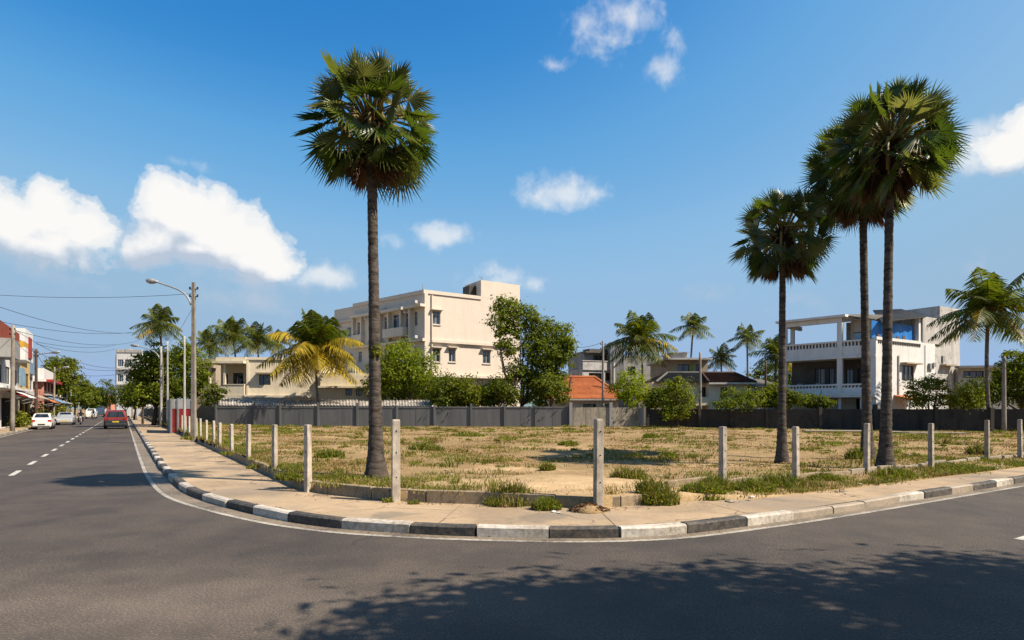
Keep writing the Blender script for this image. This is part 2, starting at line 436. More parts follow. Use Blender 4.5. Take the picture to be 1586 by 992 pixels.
def tile_mat(name, c1, c2):
    m, t, p, out = newmat(name)
    v = wpos(t)
    a = t.noise(v, .5, 5, .6); b = t.noise(v, 4, 5, .7); e = t.noise(t.mapping(v, (3, 3, 9)), 1, 2)
    k = t.math('ADD', t.math('MULTIPLY', a, .35), t.math('ADD', t.math('MULTIPLY', b, .4), t.math('MULTIPLY', e, .25)))
    t.l(t.ramp(k, [(.34, c2), (.62, c1)]), p.inputs['Base Color']); setp(p, .85, .2); bump(t, p, b, .4, .03)
    return m
mats()

# ------------------------------------------------------------------ camera, light, sky
cam = bpy.data.cameras.new('camera'); co = newobj('camera', cam)
co.location = (0, 0, H); co.rotation_euler = (R(90), 0, 0)
cam.sensor_width = 36; cam.lens = 36*FOC/1586; cam.shift_y = (HY - 496)/1586; cam.clip_end = 6000; cam.clip_start = .1
sc.camera = co

SUN_EL = R(48); sh = Vector((-1, .34, 0)).normalized()      # shadows fall to the left and slightly away
tosun = Vector((-sh.x*math.cos(SUN_EL), -sh.y*math.cos(SUN_EL), math.sin(SUN_EL)))
sl = bpy.data.lights.new('sun', 'SUN'); so = newobj('sun', sl)
sl.energy = 5.0; sl.angle = R(.5); sl.color = (1, .89, .74)
so.rotation_euler = tosun.to_track_quat('Z', 'Y').to_euler(); so.location = (30, -10, 60)

def pxdir(px, py):
    x = px - CX; z = HY - py
    return math.atan2(x, FOC), math.atan2(z, math.hypot(x, FOC))

def world():
    w = bpy.data.worlds.new('World'); sc.world = w; w.use_nodes = True
    nt = w.node_tree; nt.nodes.clear(); t = NT(nt)
    out = t.n('ShaderNodeOutputWorld')
    sky = t.n('ShaderNodeTexSky', sky_type='NISHITA'); sky.sun_disc = False
    sky.sun_elevation = SUN_EL; sky.sun_rotation = math.atan2(tosun.x, tosun.y)
    sky.altitude = 0; sky.air_density = 1.0; sky.dust_density = 1.2; sky.ozone_density = 2.0
    # the sky's own colours, toned: clear deep blue above, pale grey-blue haze at the horizon
    sc1 = t.n('ShaderNodeVectorMath', operation='SCALE'); sc1.inputs['Scale'].default_value = .1; t.l(sky.outputs[0], sc1.inputs[0])
    cv = t.n('ShaderNodeRGBCurve'); mp = cv.mapping; mp.extend = 'HORIZONTAL'; t.l(sc1.outputs[0], cv.inputs['Color'])
    for ci, pts in enumerate((
        ((0, 0), (.09, .02), (.109, .048), (.131, .122), (.178, .25), (.213, .30), (.31, .335), (.41, .33), (.6, .42), (1, .6)),
        ((0, 0), (.15, .2), (.175, .26), (.21, .381), (.276, .49), (.324, .515), (.44, .5), (.54, .49), (.8, .6), (1, .7)),
        ((0, 0), (.28, .58), (.308, .64), (.355, .723), (.433, .765), (.476, .755), (.56, .69), (.62, .70), (1, .85)))):
        c = mp.curves[ci]
        c.points[0].location = pts[0]; c.points[1].location = pts[-1]
        for p_ in pts[1:-1]: c.points.new(*p_)
        for p_ in c.points: p_.handle_type = 'VECTOR'
    mp.update()
    hs = t.n('ShaderNodeVectorMath', operation='SCALE'); hs.inputs['Scale'].default_value = 10/2.0**EXPO; t.l(cv.outputs[0], hs.inputs[0])
    b1 = t.n('ShaderNodeBackground'); b1.inputs[1].default_value = SKY_STRENGTH; t.l(hs.outputs[0], b1.inputs[0])
    # cloud group: (azimuth, elevation) -> density field
    g = bpy.data.node_groups.new('cloud_field', 'ShaderNodeTree')
    g.interface.new_socket('P', in_out='INPUT', socket_type='NodeSocketVector')
    g.interface.new_socket('D', in_out='OUTPUT', socket_type='NodeSocketFloat')
    g.interface.new_socket('S', in_out='OUTPUT', socket_type='NodeSocketFloat')
    g.interface.new_socket('A', in_out='OUTPUT', socket_type='NodeSocketFloat')
    q = NT(g); gi = q.n('NodeGroupInput'); go = q.n('NodeGroupOutput')
    wn = q.n('ShaderNodeTexNoise'); wn.inputs['Scale'].default_value = 9; wn.inputs['Detail'].default_value = 5
    q.l(gi.outputs[0], wn.inputs['Vector'])
    sb = q.n('ShaderNodeVectorMath', operation='SUBTRACT'); q.l(wn.outputs['Color'], sb.inputs[0]); sb.inputs[1].default_value = (.5, .5, .5)
    sm = q.n('ShaderNodeVectorMath', operation='SCALE'); q.l(sb.outputs[0], sm.inputs[0]); sm.inputs['Scale'].default_value = .055
    pp = q.n('ShaderNodeVectorMath', operation='ADD'); q.l(gi.outputs[0], pp.inputs[0]); q.l(sm.outputs[0], pp.inputs[1])
    acc = None
    res = []
    for lst in (CLOUDS, WISPS):
     acc = None
     for (px, py, rx, ry, s) in lst:
         a, e = pxdir(px, py); a2 = pxdir(px+rx, py)[0]; e2 = pxdir(px, py-ry)[1]
         d = q.n('ShaderNodeVectorMath', operation='SUBTRACT'); q.l(pp.outputs[0], d.inputs[0]); d.inputs[1].default_value = (a, e, 0)
         mlt = q.n('ShaderNodeVectorMath', operation='MULTIPLY'); q.l(d.outputs[0], mlt.inputs[0]); mlt.inputs[1].default_value = (1/(a2-a), 1/(e2-e), 0)
         ln = q.n('ShaderNodeVectorMath', operation='LENGTH'); q.l(mlt.outputs[0], ln.inputs[0])
         val = q.math('MULTIPLY_ADD', ln.outputs['Value'], -s, s)
         if acc is None: acc = val
         else:
             nd = q.n('ShaderNodeMath', operation='SMOOTH_MAX'); q.l(acc, nd.inputs[0]); q.l(val, nd.inputs[1]); nd.inputs[2].default_value = .12
             acc = nd.outputs[0]
     res.append(acc)
    n1 = q.noise(gi.outputs[0], 22, 8, .58, .3)
    n2 = q.noise(gi.outputs[0], 60, 5, .6, .2)
    nn = q.math('ADD', q.math('MULTIPLY', q.math('SUBTRACT', n1, .5), 1.1), q.math('MULTIPLY', q.math('SUBTRACT', n2, .5), .36))
    q.l(q.math('ADD', res[0], nn), go.inputs[0]); q.l(q.math('ADD', res[1], q.math('MULTIPLY', nn, 1.15)), go.inputs[1]); q.l(res[0], go.inputs[2])
    tc = t.n('ShaderNodeTexCoord'); sp = t.n('ShaderNodeSeparateXYZ'); t.l(tc.outputs['Generated'], sp.inputs[0])
    az = t.math('ARCTAN2', sp.outputs[0], sp.outputs[1]); el = t.math('ARCSINE', sp.outputs[2])
    cb = t.n('ShaderNodeCombineXYZ'); t.l(az, cb.inputs[0]); t.l(el, cb.inputs[1])
    def field(off):
        v = cb.outputs[0]
        if off:
            ad = t.n('ShaderNodeVectorMath', operation='ADD'); t.l(v, ad.inputs[0]); ad.inputs[1].default_value = off; v = ad.outputs[0]
        nd = t.n('ShaderNodeGroup'); nd.node_tree = g; t.l(v, nd.inputs[0]); return nd.outputs
    F0 = field(None); F1 = field((.012, .03, 0)); f0, f1 = F0[0], F1[0]
    dens = t.math('MAXIMUM', t.ramp(f0, [(.04, 0), (.18, .36), (.36, .84), (.62, 1)], 'EASE'), t.ramp(F0[1], [(-.02, 0), (.8, .66)], 'EASE'))
    F2 = field((.010, .075, 0))
    form = t.math('MULTIPLY', t.math('SUBTRACT', F0[2], F2[2]), .75)
    lit = t.math('ADD', t.math('MULTIPLY_ADD', t.math('SUBTRACT', f0, f1), .9, .40), form, clamp=True)
    col = t.ramp(lit, [(.05, (.50, .58, .70)), (.45, (.72, .765, .83)), (.68, (.87, .88, .90)), (.95, (.97, .955, .93))])
    b2 = t.n('ShaderNodeBackground'); t.l(col, b2.inputs[0]); b2.inputs[1].default_value = CLOUD_STRENGTH
    mx = t.n('ShaderNodeMixShader'); t.l(dens, mx.inputs[0]); t.l(b1.outputs[0], mx.inputs[1]); t.l(b2.outputs[0], mx.inputs[2])
    t.l(mx.outputs[0], out.inputs[0])
CLOUDS = [
  (262,318,66,66,1.3), (300,335,90,80,1.25), (345,370,100,72,1.25), (400,392,80,52,1.15), (240,365,60,60,1.15), (310,385,95,40,1.05), (430,408,60,34,.9), (375,402,90,32,1.0),
  (20,345,95,68,1.15), (75,330,58,64,1.15), (125,350,72,52,1.05), (60,380,130,40,.95), (-60,345,90,70,1.0),
  (1565,228,95,50,.9), (1590,198,60,40,.8), (1650,230,100,60,1.0)]
WISPS = [
  (400,460,95,28,.8), (505,430,80,34,.85), (470,440,60,26,.6), (340,462,50,22,.5), (80,415,80,28,.38), (120,425,50,22,.34), (192,350,50,40,.42),
  (868,296,70,34,.95), (835,300,46,24,.65), (920,292,34,24,.55), (688,362,58,26,.85), (610,376,36,20,.45), (305,252,36,14,.36),
  (980,22,60,46,.62), (945,60,70,42,.55), (1030,100,36,36,.55), (1045,62,26,34,.44), (862,93,24,18,.42), (905,40,34,44,.42),
  (1500,250,70,40,.9), (1530,205,60,40,.7), (1560,230,110,60,.6), (770,437,70,30,.62), (820,440,30,20,.5), (1090,458,76,26,.42), (1240,470,50,20,.3), (1510,415,50,20,.34),
  (380,430,140,30,.7), (30,400,110,30,.6)]
EXPO = .95
SKY_STRENGTH, CLOUD_STRENGTH = .10, 1.0/2**EXPO
world()
sc.view_settings.view_transform = 'Standard'; sc.view_settings.look = 'None'
sc.view_settings.gamma = 1; sc.view_settings.exposure = EXPO; sc.view_settings.use_curve_mapping = False
sc.cycles.max_bounces = 6; sc.cycles.transparent_max_bounces = 8
sc.cycles.diffuse_bounces = 3; sc.cycles.glossy_bounces = 2; sc.cycles.transmission_bounces = 3
try:
    sc.cycles.use_denoising = True; sc.cycles.denoiser = 'OPENIMAGEDENOISE'
except Exception: pass

# ------------------------------------------------------------------ ground, road, kerb, pavement
def catmull(pts, step=.25):
    P = [Vector((p[0], p[1], 0)) for p in pts]; P = [P[0]*2-P[1]] + P + [P[-1]*2-P[-2]]
    out = []
    for i in range(1, len(P)-2):
        a, b, c, d = P[i-1:i+3]; n = max(2, int((c-b).length/step))
        n = min(n, 60)
        for k in range(n):
            x = k/n
            out.append(.5*((2*b) + (c-a)*x + (2*a-5*b+4*c-d)*x*x + (3*b-a-3*c+d)*x**3))
    out.append(P[-2]); return out
KERB = catmull([(.95,190),(.95,120),(.95,80),(.95,50),(.95,35),(.96,26),(1.0,20),(1.22,15.2),(1.95,11.8),(2.72,9.9),(3.66,8.66),(4.4,7.95),(5.25,7.27),(6.15,6.75),(7.2,6.42),(9.1,6.28),(10.6,6.25),(14,6.25),(20,6.25),(30,6.25),(60,6.25),(110,6.25)], .3)
def offset(path, d):
    out = []
    for i, p in enumerate(path):
        t = (path[min(i+1, len(path)-1)] - path[max(i-1, 0)]).normalized()
        out.append(p + Vector((-t.y, t.x, 0))*d)    # +d = to the left of travel: towards the lot
    return out
def W(p, z=0.0): return SU(p.x, p.y, z)

m = MB(); m.box(-1800, 1800, -600, 2600, -1.2, -.03)
tag(m.build('ground', M['dirt']), kind='structure')
m = MB()
for (s0, s1, u0, u1) in ((-7.2, 3.2, 9, 200), (-70, 120, -1.2, 9), (-7.2, 3.2, -60, -1.2)):
    m.quad(SU(s0, u0), SU(s1, u0), SU(s1, u1), SU(s0, u1))
tag(m.build('road', M['asphalt']), kind='structure')

def strip(mb, path, d0, d1, z, mi=0, z2=None):
    A, B = offset(path, d0), offset(path, d1)
    for i in range(len(path)-1):
        mb.quad(W(A[i], z), W(A[i+1], z), W(B[i+1], z if z2 is None else z2), W(B[i], z if z2 is None else z2), mi)
m = MB()
# the edge line leaves the kerb on the bend
def edge_gap(p):
    return .16 + .22*min(1, max(0, (p.y-8)/7)) + .05*min(1, max(0, (p.x-8)/4))
EL = [];
off0, = [offset(KERB, -1)]
for p, q in zip(KERB, off0): EL.append(p + (q-p)*edge_gap(p))
A, B = EL, [p + (q-p)*(edge_gap(p)+.10) for p, q in zip(KERB, off0)]
for i in range(len(A)-1): m.quad(W(B[i], .004), W(B[i+1], .004), W(A[i+1], .004), W(A[i], .004), 1)
LK = [Vector((-6.95, u, 0)) for u in range(195, -40, -5)]
for i in range(len(LK)-1): m.quad(SU(-6.95, LK[i].y, .004), SU(-6.82, LK[i].y, .004), SU(-6.82, LK[i+1].y, .004), SU(-6.95, LK[i+1].y, .004), 1)
u = 18.2
while u < 150:
    m.quad(SU(-2.76, u, .004), SU(-2.62, u, .004), SU(-2.62, u+1.7, .004), SU(-2.76, u+1.7, .004), 0); u += 4.0
s = 10.95
while s < 90:
    m.quad(SU(s, 3.48, .004), SU(s+1.7, 3.48, .004), SU(s+1.7, 3.64, .004), SU(s, 3.64, .004), 0); s += 4.6
tag(m.build('road_markings', [M['line'], M['line_old']]), kind='structure')

# blown sand between the kerb and the edge line
m = MB()
for i in range(len(KERB)-1):
    a, b = KERB[i], KERB[i+1]
    if a.y > 60 or a.x > 60: continue
    ea, eb = EL[i], EL[i+1]
    m.quad(W(a.lerp(ea, .97), .004), W(b.lerp(eb, .97), .004), W(b, .005), W(a, .005))
tag(m.build('gutter_dust', M['dust']), kind='structure')
# kerb stones, painted in turn (walk along the path by length)
m = MB()
KB = offset(KERB, 0.0); KT = offset(KERB, .035); KI = offset(KERB, .17)
L = 1.0
i0_ = min(range(len(KERB)), key=lambda i: (KERB[i]-Vector((5.24, 7.26, 0))).length)
tot = sum((KERB[i]-KERB[i-1]).length for i in range(1, i0_+1))
acc = L - (tot % L) if tot % L else 0; idx = 0; segs = [[0]]
flip = (int(tot//L) + 1) % 2
for i in range(1, len(KERB)):
    acc += (KERB[i]-KERB[i-1]).length
    segs[-1].append(i)
    if acc >= L: segs.append([i]); acc = 0
def kz(p):     # the kerb sinks where a side drain crosses it
    d = abs(p.x-11.4)
    return .15 - .018*max(0, 1-d/2.2)
for k, sg in enumerate(segs):
    if len(sg) < 2: continue
    mid = KERB[sg[len(sg)//2]]
    mi = (k + flip + 1) % 2
    if 9.9 < mid.x < 13.6 and mid.y < 7: mi = 2
    if mid.x > 14 and mid.y < 7 and (k*7) % 5 == 0: mi = 2
    dz = rnd.uniform(-.013, .013); g = .012; jx = Vector((rnd.uniform(-.014, .014), rnd.uniform(-.014, .014), 0))
    P = lambda arr, i, z: W(arr[i], z)
    for a, b in zip(sg[:-1], sg[1:]):
        za, zb = kz(KERB[a])+dz, kz(KERB[b])+dz
        def pt(arr, i, z, j):
            v = W(arr[i], z)
            if i == sg[0]: v = v.lerp(W(arr[i+1], z), g/.3)
            if i == sg[-1]: v = v.lerp(W(arr[i-1], z), g/.3)
            return v + jx + Vector((mnoise.noise(v*9), mnoise.noise(v*9+Vector((7, 0, 0))), mnoise.noise(v*7)*(.8 if z > .02 else 0)))*.010
        f0, f1 = pt(KB, a, -.02, 0), pt(KB, b, -.02, 1)
        e0, e1 = pt(KB, a, za-.025, 0), pt(KB, b, zb-.025, 1)
        t0, t1 = pt(KT, a, za, 0), pt(KT, b, zb, 1)
        i0, i1 = pt(KI, a, za, 0), pt(KI, b, zb, 1)
        j0, j1 = pt(KI, a, -.02, 0), pt(KI, b, -.02, 1)
        m.quad(f1, f0, e0, e1, mi); m.quad(e1, e0, t0, t1, mi); m.quad(t1, t0, i0, i1, mi); m.quad(i1, i0, j0, j1, mi)
        if a == sg[0]: m.add((f0, e0, t0, i0, j0), ((0, 1, 2, 3, 4),), mi)
        if b == sg[-1]: m.add((f1, e1, t1, i1, j1), ((4, 3, 2, 1, 0),), mi)
# far kerb on the shop side
for i, u in enumerate(range(20, 150)):
    mi = (i//2) % 2 if u < 70 else 2
    m.obb(SU(-7.36, u+.01, -.02), DS*.16, DU*.98, Vector((0, 0, .16)), 2 if i % 3 else 0)
tag(m.build('kerb', [M['k_white'], M['k_black'], M['k_bare']]), kind='structure')

# outer line of the pavement / front line of the lot
FENCE = catmull([(3.25,190),(3.25,120),(3.25,80),(3.25,50),(3.25,35),(3.25,26),(3.25,20),(3.25,16),(3.3,13.4),(4.4,11.06),(5.75,9.65),(7.07,8.35),(8.5,8.25),(10.5,7.6),(13,7.45),(20,7.35),(30,7.3),(60,7.3),(110,7.3)], .3)
def fence_u(s):     # the lot begins behind this u
    pts = [(3.25, 13.6), (3.3,13.4),(4.4,11.06),(5.75,9.65),(7.07,8.35),(8.5,8.25),(10.5,7.6),(13,7.45),(20,7.35),(30,7.3),(200,7.3)]
    for (a, b), (c, d) in zip(pts[:-1], pts[1:]):
        if a <= s <= c: return b + (d-b)*(s-a)/(c-a)
    return 7.3
N = 420
def resample(path, n, lim=None):
    d = [0]
    for a, b in zip(path[:-1], path[1:]): d.append(d[-1] + (b-a).length)
    out = []; j = 0
    for i in range(n):
        t = d[-1]*i/(n-1)
        while j < len(d)-2 and d[j+1] < t: j += 1
        f = (t-d[j])/max(1e-6, d[j+1]-d[j]); out.append(path[j].lerp(path[j+1], min(1, f)))
    return out
from mathutils.geometry import tessellate_polygon
m = MB()
ka, fa = offset(KERB, .15), offset(FENCE, .28)
ring = [W(p, .134) for p in ka] + [W(p, .134) for p in reversed(fa)]
m.add(ring, [tuple(f) for f in tessellate_polygon([ring])])
jm = MB(); KJ = offset(KERB, .18); d_ = 0
for i in range(1, len(KERB)-1):
    d_ += (KERB[i]-KERB[i-1]).length
    if d_ > 2.6 and KERB[i].y < 60 and KERB[i].x < 40:
        d_ = 0; q = min(FENCE, key=lambda f: (f-KERB[i]).length); dd = (q-KJ[i]).normalized(); pp = Vector((-dd.y, dd.x, 0))*.0045
        e_ = KJ[i].lerp(q, .97); jm.quad(W(KJ[i]-pp, .139), W(e_-pp, .139), W(e_+pp, .139), W(KJ[i]+pp, .139))
tag(jm.build('pavement_joints', M['joint']), kind='structure')
m.quad(SU(-7.2, -40, .125), SU(-7.2, 195, .125), SU(-12, 195, .125), SU(-12, -40, .125))
tag(m.build('pavement', M['pavement'], smooth=True), kind='structure')

def sm(a, b, x):
    x = max(0, min(1, (x-a)/(b-a))); return x*x*(3-2*x)
def lot_base(s, u):
    w = sm(11.5, 8.0, s) if s > 8 else 1.0
    f = fence_u(s)
    z = .145 + .185*w + (1-w)*.05*sm(f, f+1.5, u) + .0035*max(0, u-9)
    return z
def lot_z(s, u):
    f = fence_u(max(3.25, s)); k = sm(f, f+.8, u)
    n = mnoise.noise(Vector((s*.35, u*.35, 0)))*.05 + mnoise.noise(Vector((s*1.3, u*1.3, 3)))*.036 + mnoise.noise(Vector((s*3.7, u*3.7, 5)))*.024
    return lot_base(s, u) + n*k
def lot_at(px, py):
    z = .3
    for _ in range(6):
        p = ground(px, py, z); s, u = toSU(p.x, p.y); z = lot_base(s, u)
    p.z = lot_z(s, u); return p
def lot_xy(x, y):
    s, u = toSU(x, y); return Vector((x, y, lot_z(s, u)))
ss = [3.27]; 
while ss[-1] < 130: ss.append(ss[-1] + (.16 if ss[-1] < 22 else (.4 if ss[-1] < 40 else 2.0)))
tt = [0]
while tt[-1] < 100: tt.append(tt[-1] + (.14 if tt[-1] < 9 else (.3 if tt[-1] < 25 else (.9 if tt[-1] < 50 else 3))))
V = []; 
for s in ss:
    f = fence_u(s) if s > 3.3 else 13.4
    V.append(tuple(SU(s, f+.003, .02)))
    for t_ in tt:
        p = SU(s, f+t_, lot_z(s, f+t_)); V.append(tuple(p))
nt_ = len(tt)+1
Fc = [(i*nt_+j, (i+1)*nt_+j, (i+1)*nt_+j+1, i*nt_+j+1) for i in range(len(ss)-1) for j in range(nt_-1)]
tag(npmesh('dirt_lot', V, Fc, M['dirt'], smooth=True), kind='structure')
# ------------------------------------------------------------------ vegetation
def nrm(a): return a/np.maximum(1e-9, np.linalg.norm(a, axis=-1, keepdims=True))

def leaf_quads(C, Nn, size, rng, aspect=.5):
    """rhombic leaves, each its own island, around centres C facing roughly Nn"""
    n = len(C)
    nn = nrm(Nn + rng.normal(0, .55, (n, 3)))
    a = nrm(np.cross(nn, rng.normal(0, 1, (n, 3)))); b = np.cross(nn, a)
    sz = size*rng.uniform(.6, 1.3, (n, 1))
    fold = nn*sz*.12
    V = np.stack([C - a*sz*.5, C + b*sz*aspect*.5 + fold, C + a*sz*.5, C - b*sz*aspect*.5 + fold], 1).reshape(-1, 3)
    return V, np.arange(4*n).reshape(n, 4)

def blob_leaves(blobs, nleaf, size, rng, clump=.28, aspect=.5, shell=.55, per=40):
    """leaf clumps through ellipsoid lobes: (centre, radii)"""
    tot = sum(r[0]*r[1]*r[2] for c, r in blobs)**1
    Cs, Ns = [], []
    wts = np.array([(r[0]*r[1]*r[2])**.75 for c, r in blobs]); wts /= wts.sum()
    for (c, r), w in zip(blobs, wts):
        ncl = max(3, int(nleaf*w/per)); c = np.array(c); r = np.array(r)
        d = nrm(rng.normal(0, 1, (ncl, 3))); rad = rng.uniform(shell, 1.06, (ncl, 1))
        cc = c + d*rad*r
        k = per; cl = clump*r.mean()*rng.uniform(.5, 1.25, (ncl, 1, 1))
        off = rng.normal(0, 1, (ncl, k, 3))*cl*np.array((1, 1, .62))
        P = (cc[:, None, :] + off).reshape(-1, 3)
        out = nrm(off.reshape(-1, 3)*.6 + np.repeat(d, k, 0)*.5*cl.mean() + np.array((0, 0, .55))*cl.mean())
        Cs.append(P); Ns.append(out)
    return leaf_quads(np.concatenate(Cs), np.concatenate(Ns), size, rng, aspect)

def branch(mb, a, b, r0, r1, n=7, wob=.12, rr=None):
    rr = rr or rnd
    a, b = Vector(a), Vector(b); L = (b-a).length; pts = []
    o1 = Vector((rr.uniform(-1, 1), rr.uniform(-1, 1), rr.uniform(-.3, .5)))*wob*L
    for i in range(n+1):
        t = i/n; pts.append(a.lerp(b, t) + o1*math.sin(math.pi*t) + Vector((rr.uniform(-1, 1), rr.uniform(-1, 1), 0))*wob*.12*L*(0 < i < n))
    mb.tube(pts, [r0+(r1-r0)*(i/n)**.8 for i in range(n+1)], 7)
    return pts

def tree(name, base, blobs, nleaf, size, leafmat, label, cat='tree', group=None, seed=1, trunk_r=.14, fork=.35, clump=.28, per=40, aspect=.5, shell=.5, mat2=None, frac2=0):
    """a real tree: tapered trunk, one limb into every lobe of the crown, leaves in clumps"""
    rng = np.random.default_rng(seed); rr = random.Random(seed)
    base = Vector(base)
    t = thing(name, base, label, cat, group)
    cz = np.mean([b[0][2] for b in blobs]); cx = np.mean([b[0][0] for b in blobs]); cy = np.mean([b[0][1] for b in blobs])
    mb = MB()
    f = base.lerp(Vector((cx, cy, cz)), fork)
    branch(mb, base - Vector((0, 0, .15)), f, trunk_r*1.25, trunk_r*.85, 6, .05, rr)
    for c, r in blobs:
        e = Vector(c) + Vector((0, 0, r[2]*.3))
        pts = branch(mb, f + Vector((rr.uniform(-.5, .5)*trunk_r, rr.uniform(-.5, .5)*trunk_r, -trunk_r*.5)), e, trunk_r*.62, trunk_r*.12, 7, .14, rr)
        for k in range(3):
            q = pts[3+k]; d = Vector((rr.gauss(0, 1), rr.gauss(0, 1), rr.uniform(-.1, 1))).normalized()
            branch(mb, q, q + Vector((d.x*r[0], d.y*r[1], d.z*r[2]))*.75, trunk_r*.26, trunk_r*.05, 4, .15, rr)
    mb.build('trunk', M['bark'], t, smooth=True)
    V, F = blob_leaves(blobs, nleaf, size, rng, clump, aspect, shell, per)
    mi = (rng.random(len(F)) < frac2).astype(int) if mat2 else None
    npmesh('crown', V, F, [leafmat] + ([mat2] if mat2 else []), t, mi)
    return t

def pxblobs(Y, items, seed=0, depth=.8):
    """lobes given by where they stand in view: (px, py, radius across, radius up); each gets its own depth about Y"""
    rr = random.Random(seed); out = []
    for it in items:
        px, py, rx = it[:3]; rz = it[3] if len(it) > 3 else rx
        y = Y + rr.uniform(-depth, depth)*rx*Y/FOC*.9
        out.append(((at(px, y), y, zat(py, y)), (rx*y/FOC, rx*y/FOC*.9, rz*y/FOC)))
    return out

# --- palmyra palms -------------------------------------------------
def fan(V, F, hub, axis, side, Rr, nseg, droop, rr, span=2.45, cup=.25):
    axis = axis.normalized(); side = (side - axis*side.dot(axis)).normalized(); up = axis.cross(side)
    b = len(V); V.append(tuple(hub))
    dphi = 2*span/nseg
    for k in range(nseg):
        ph = -span + dphi*(k+.5)
        if rr.random() < .05: continue
        Lk = Rr*(.80 + .2*math.cos(ph*.6))*rr.uniform(.88, 1.08)
        def pos(r, a, lift=0):
            d = axis*math.cos(a) + side*math.sin(a)
            p = hub + d*r + up*(cup*r*r/Rr*(1 if r < Rr*.6 else 1.0) + lift)
            p.z -= droop*(r/Rr)**2*Rr
            return p
        rm = Lk*.44
        a0, a1 = ph-dphi*.5, ph+dphi*.5
        ml, mr = pos(rm, a0), pos(rm, a1)
        mc = pos(rm*1.0, ph, -.07*Rr)
        tip = pos(Lk, ph + rr.gauss(0, .035), 0)
        tip.z -= rr.uniform(0, .10)*Rr
        sw = .62
        q = len(V)
        # outer blade starts a little narrower than the fused part
        V.extend([tuple(ml), tuple(mr), tuple(mc), tuple(tip)])
        F.extend([(b, q, q+2), (b, q+2, q+1), (q, q+3, q+2), (q+2, q+3, q+1)])

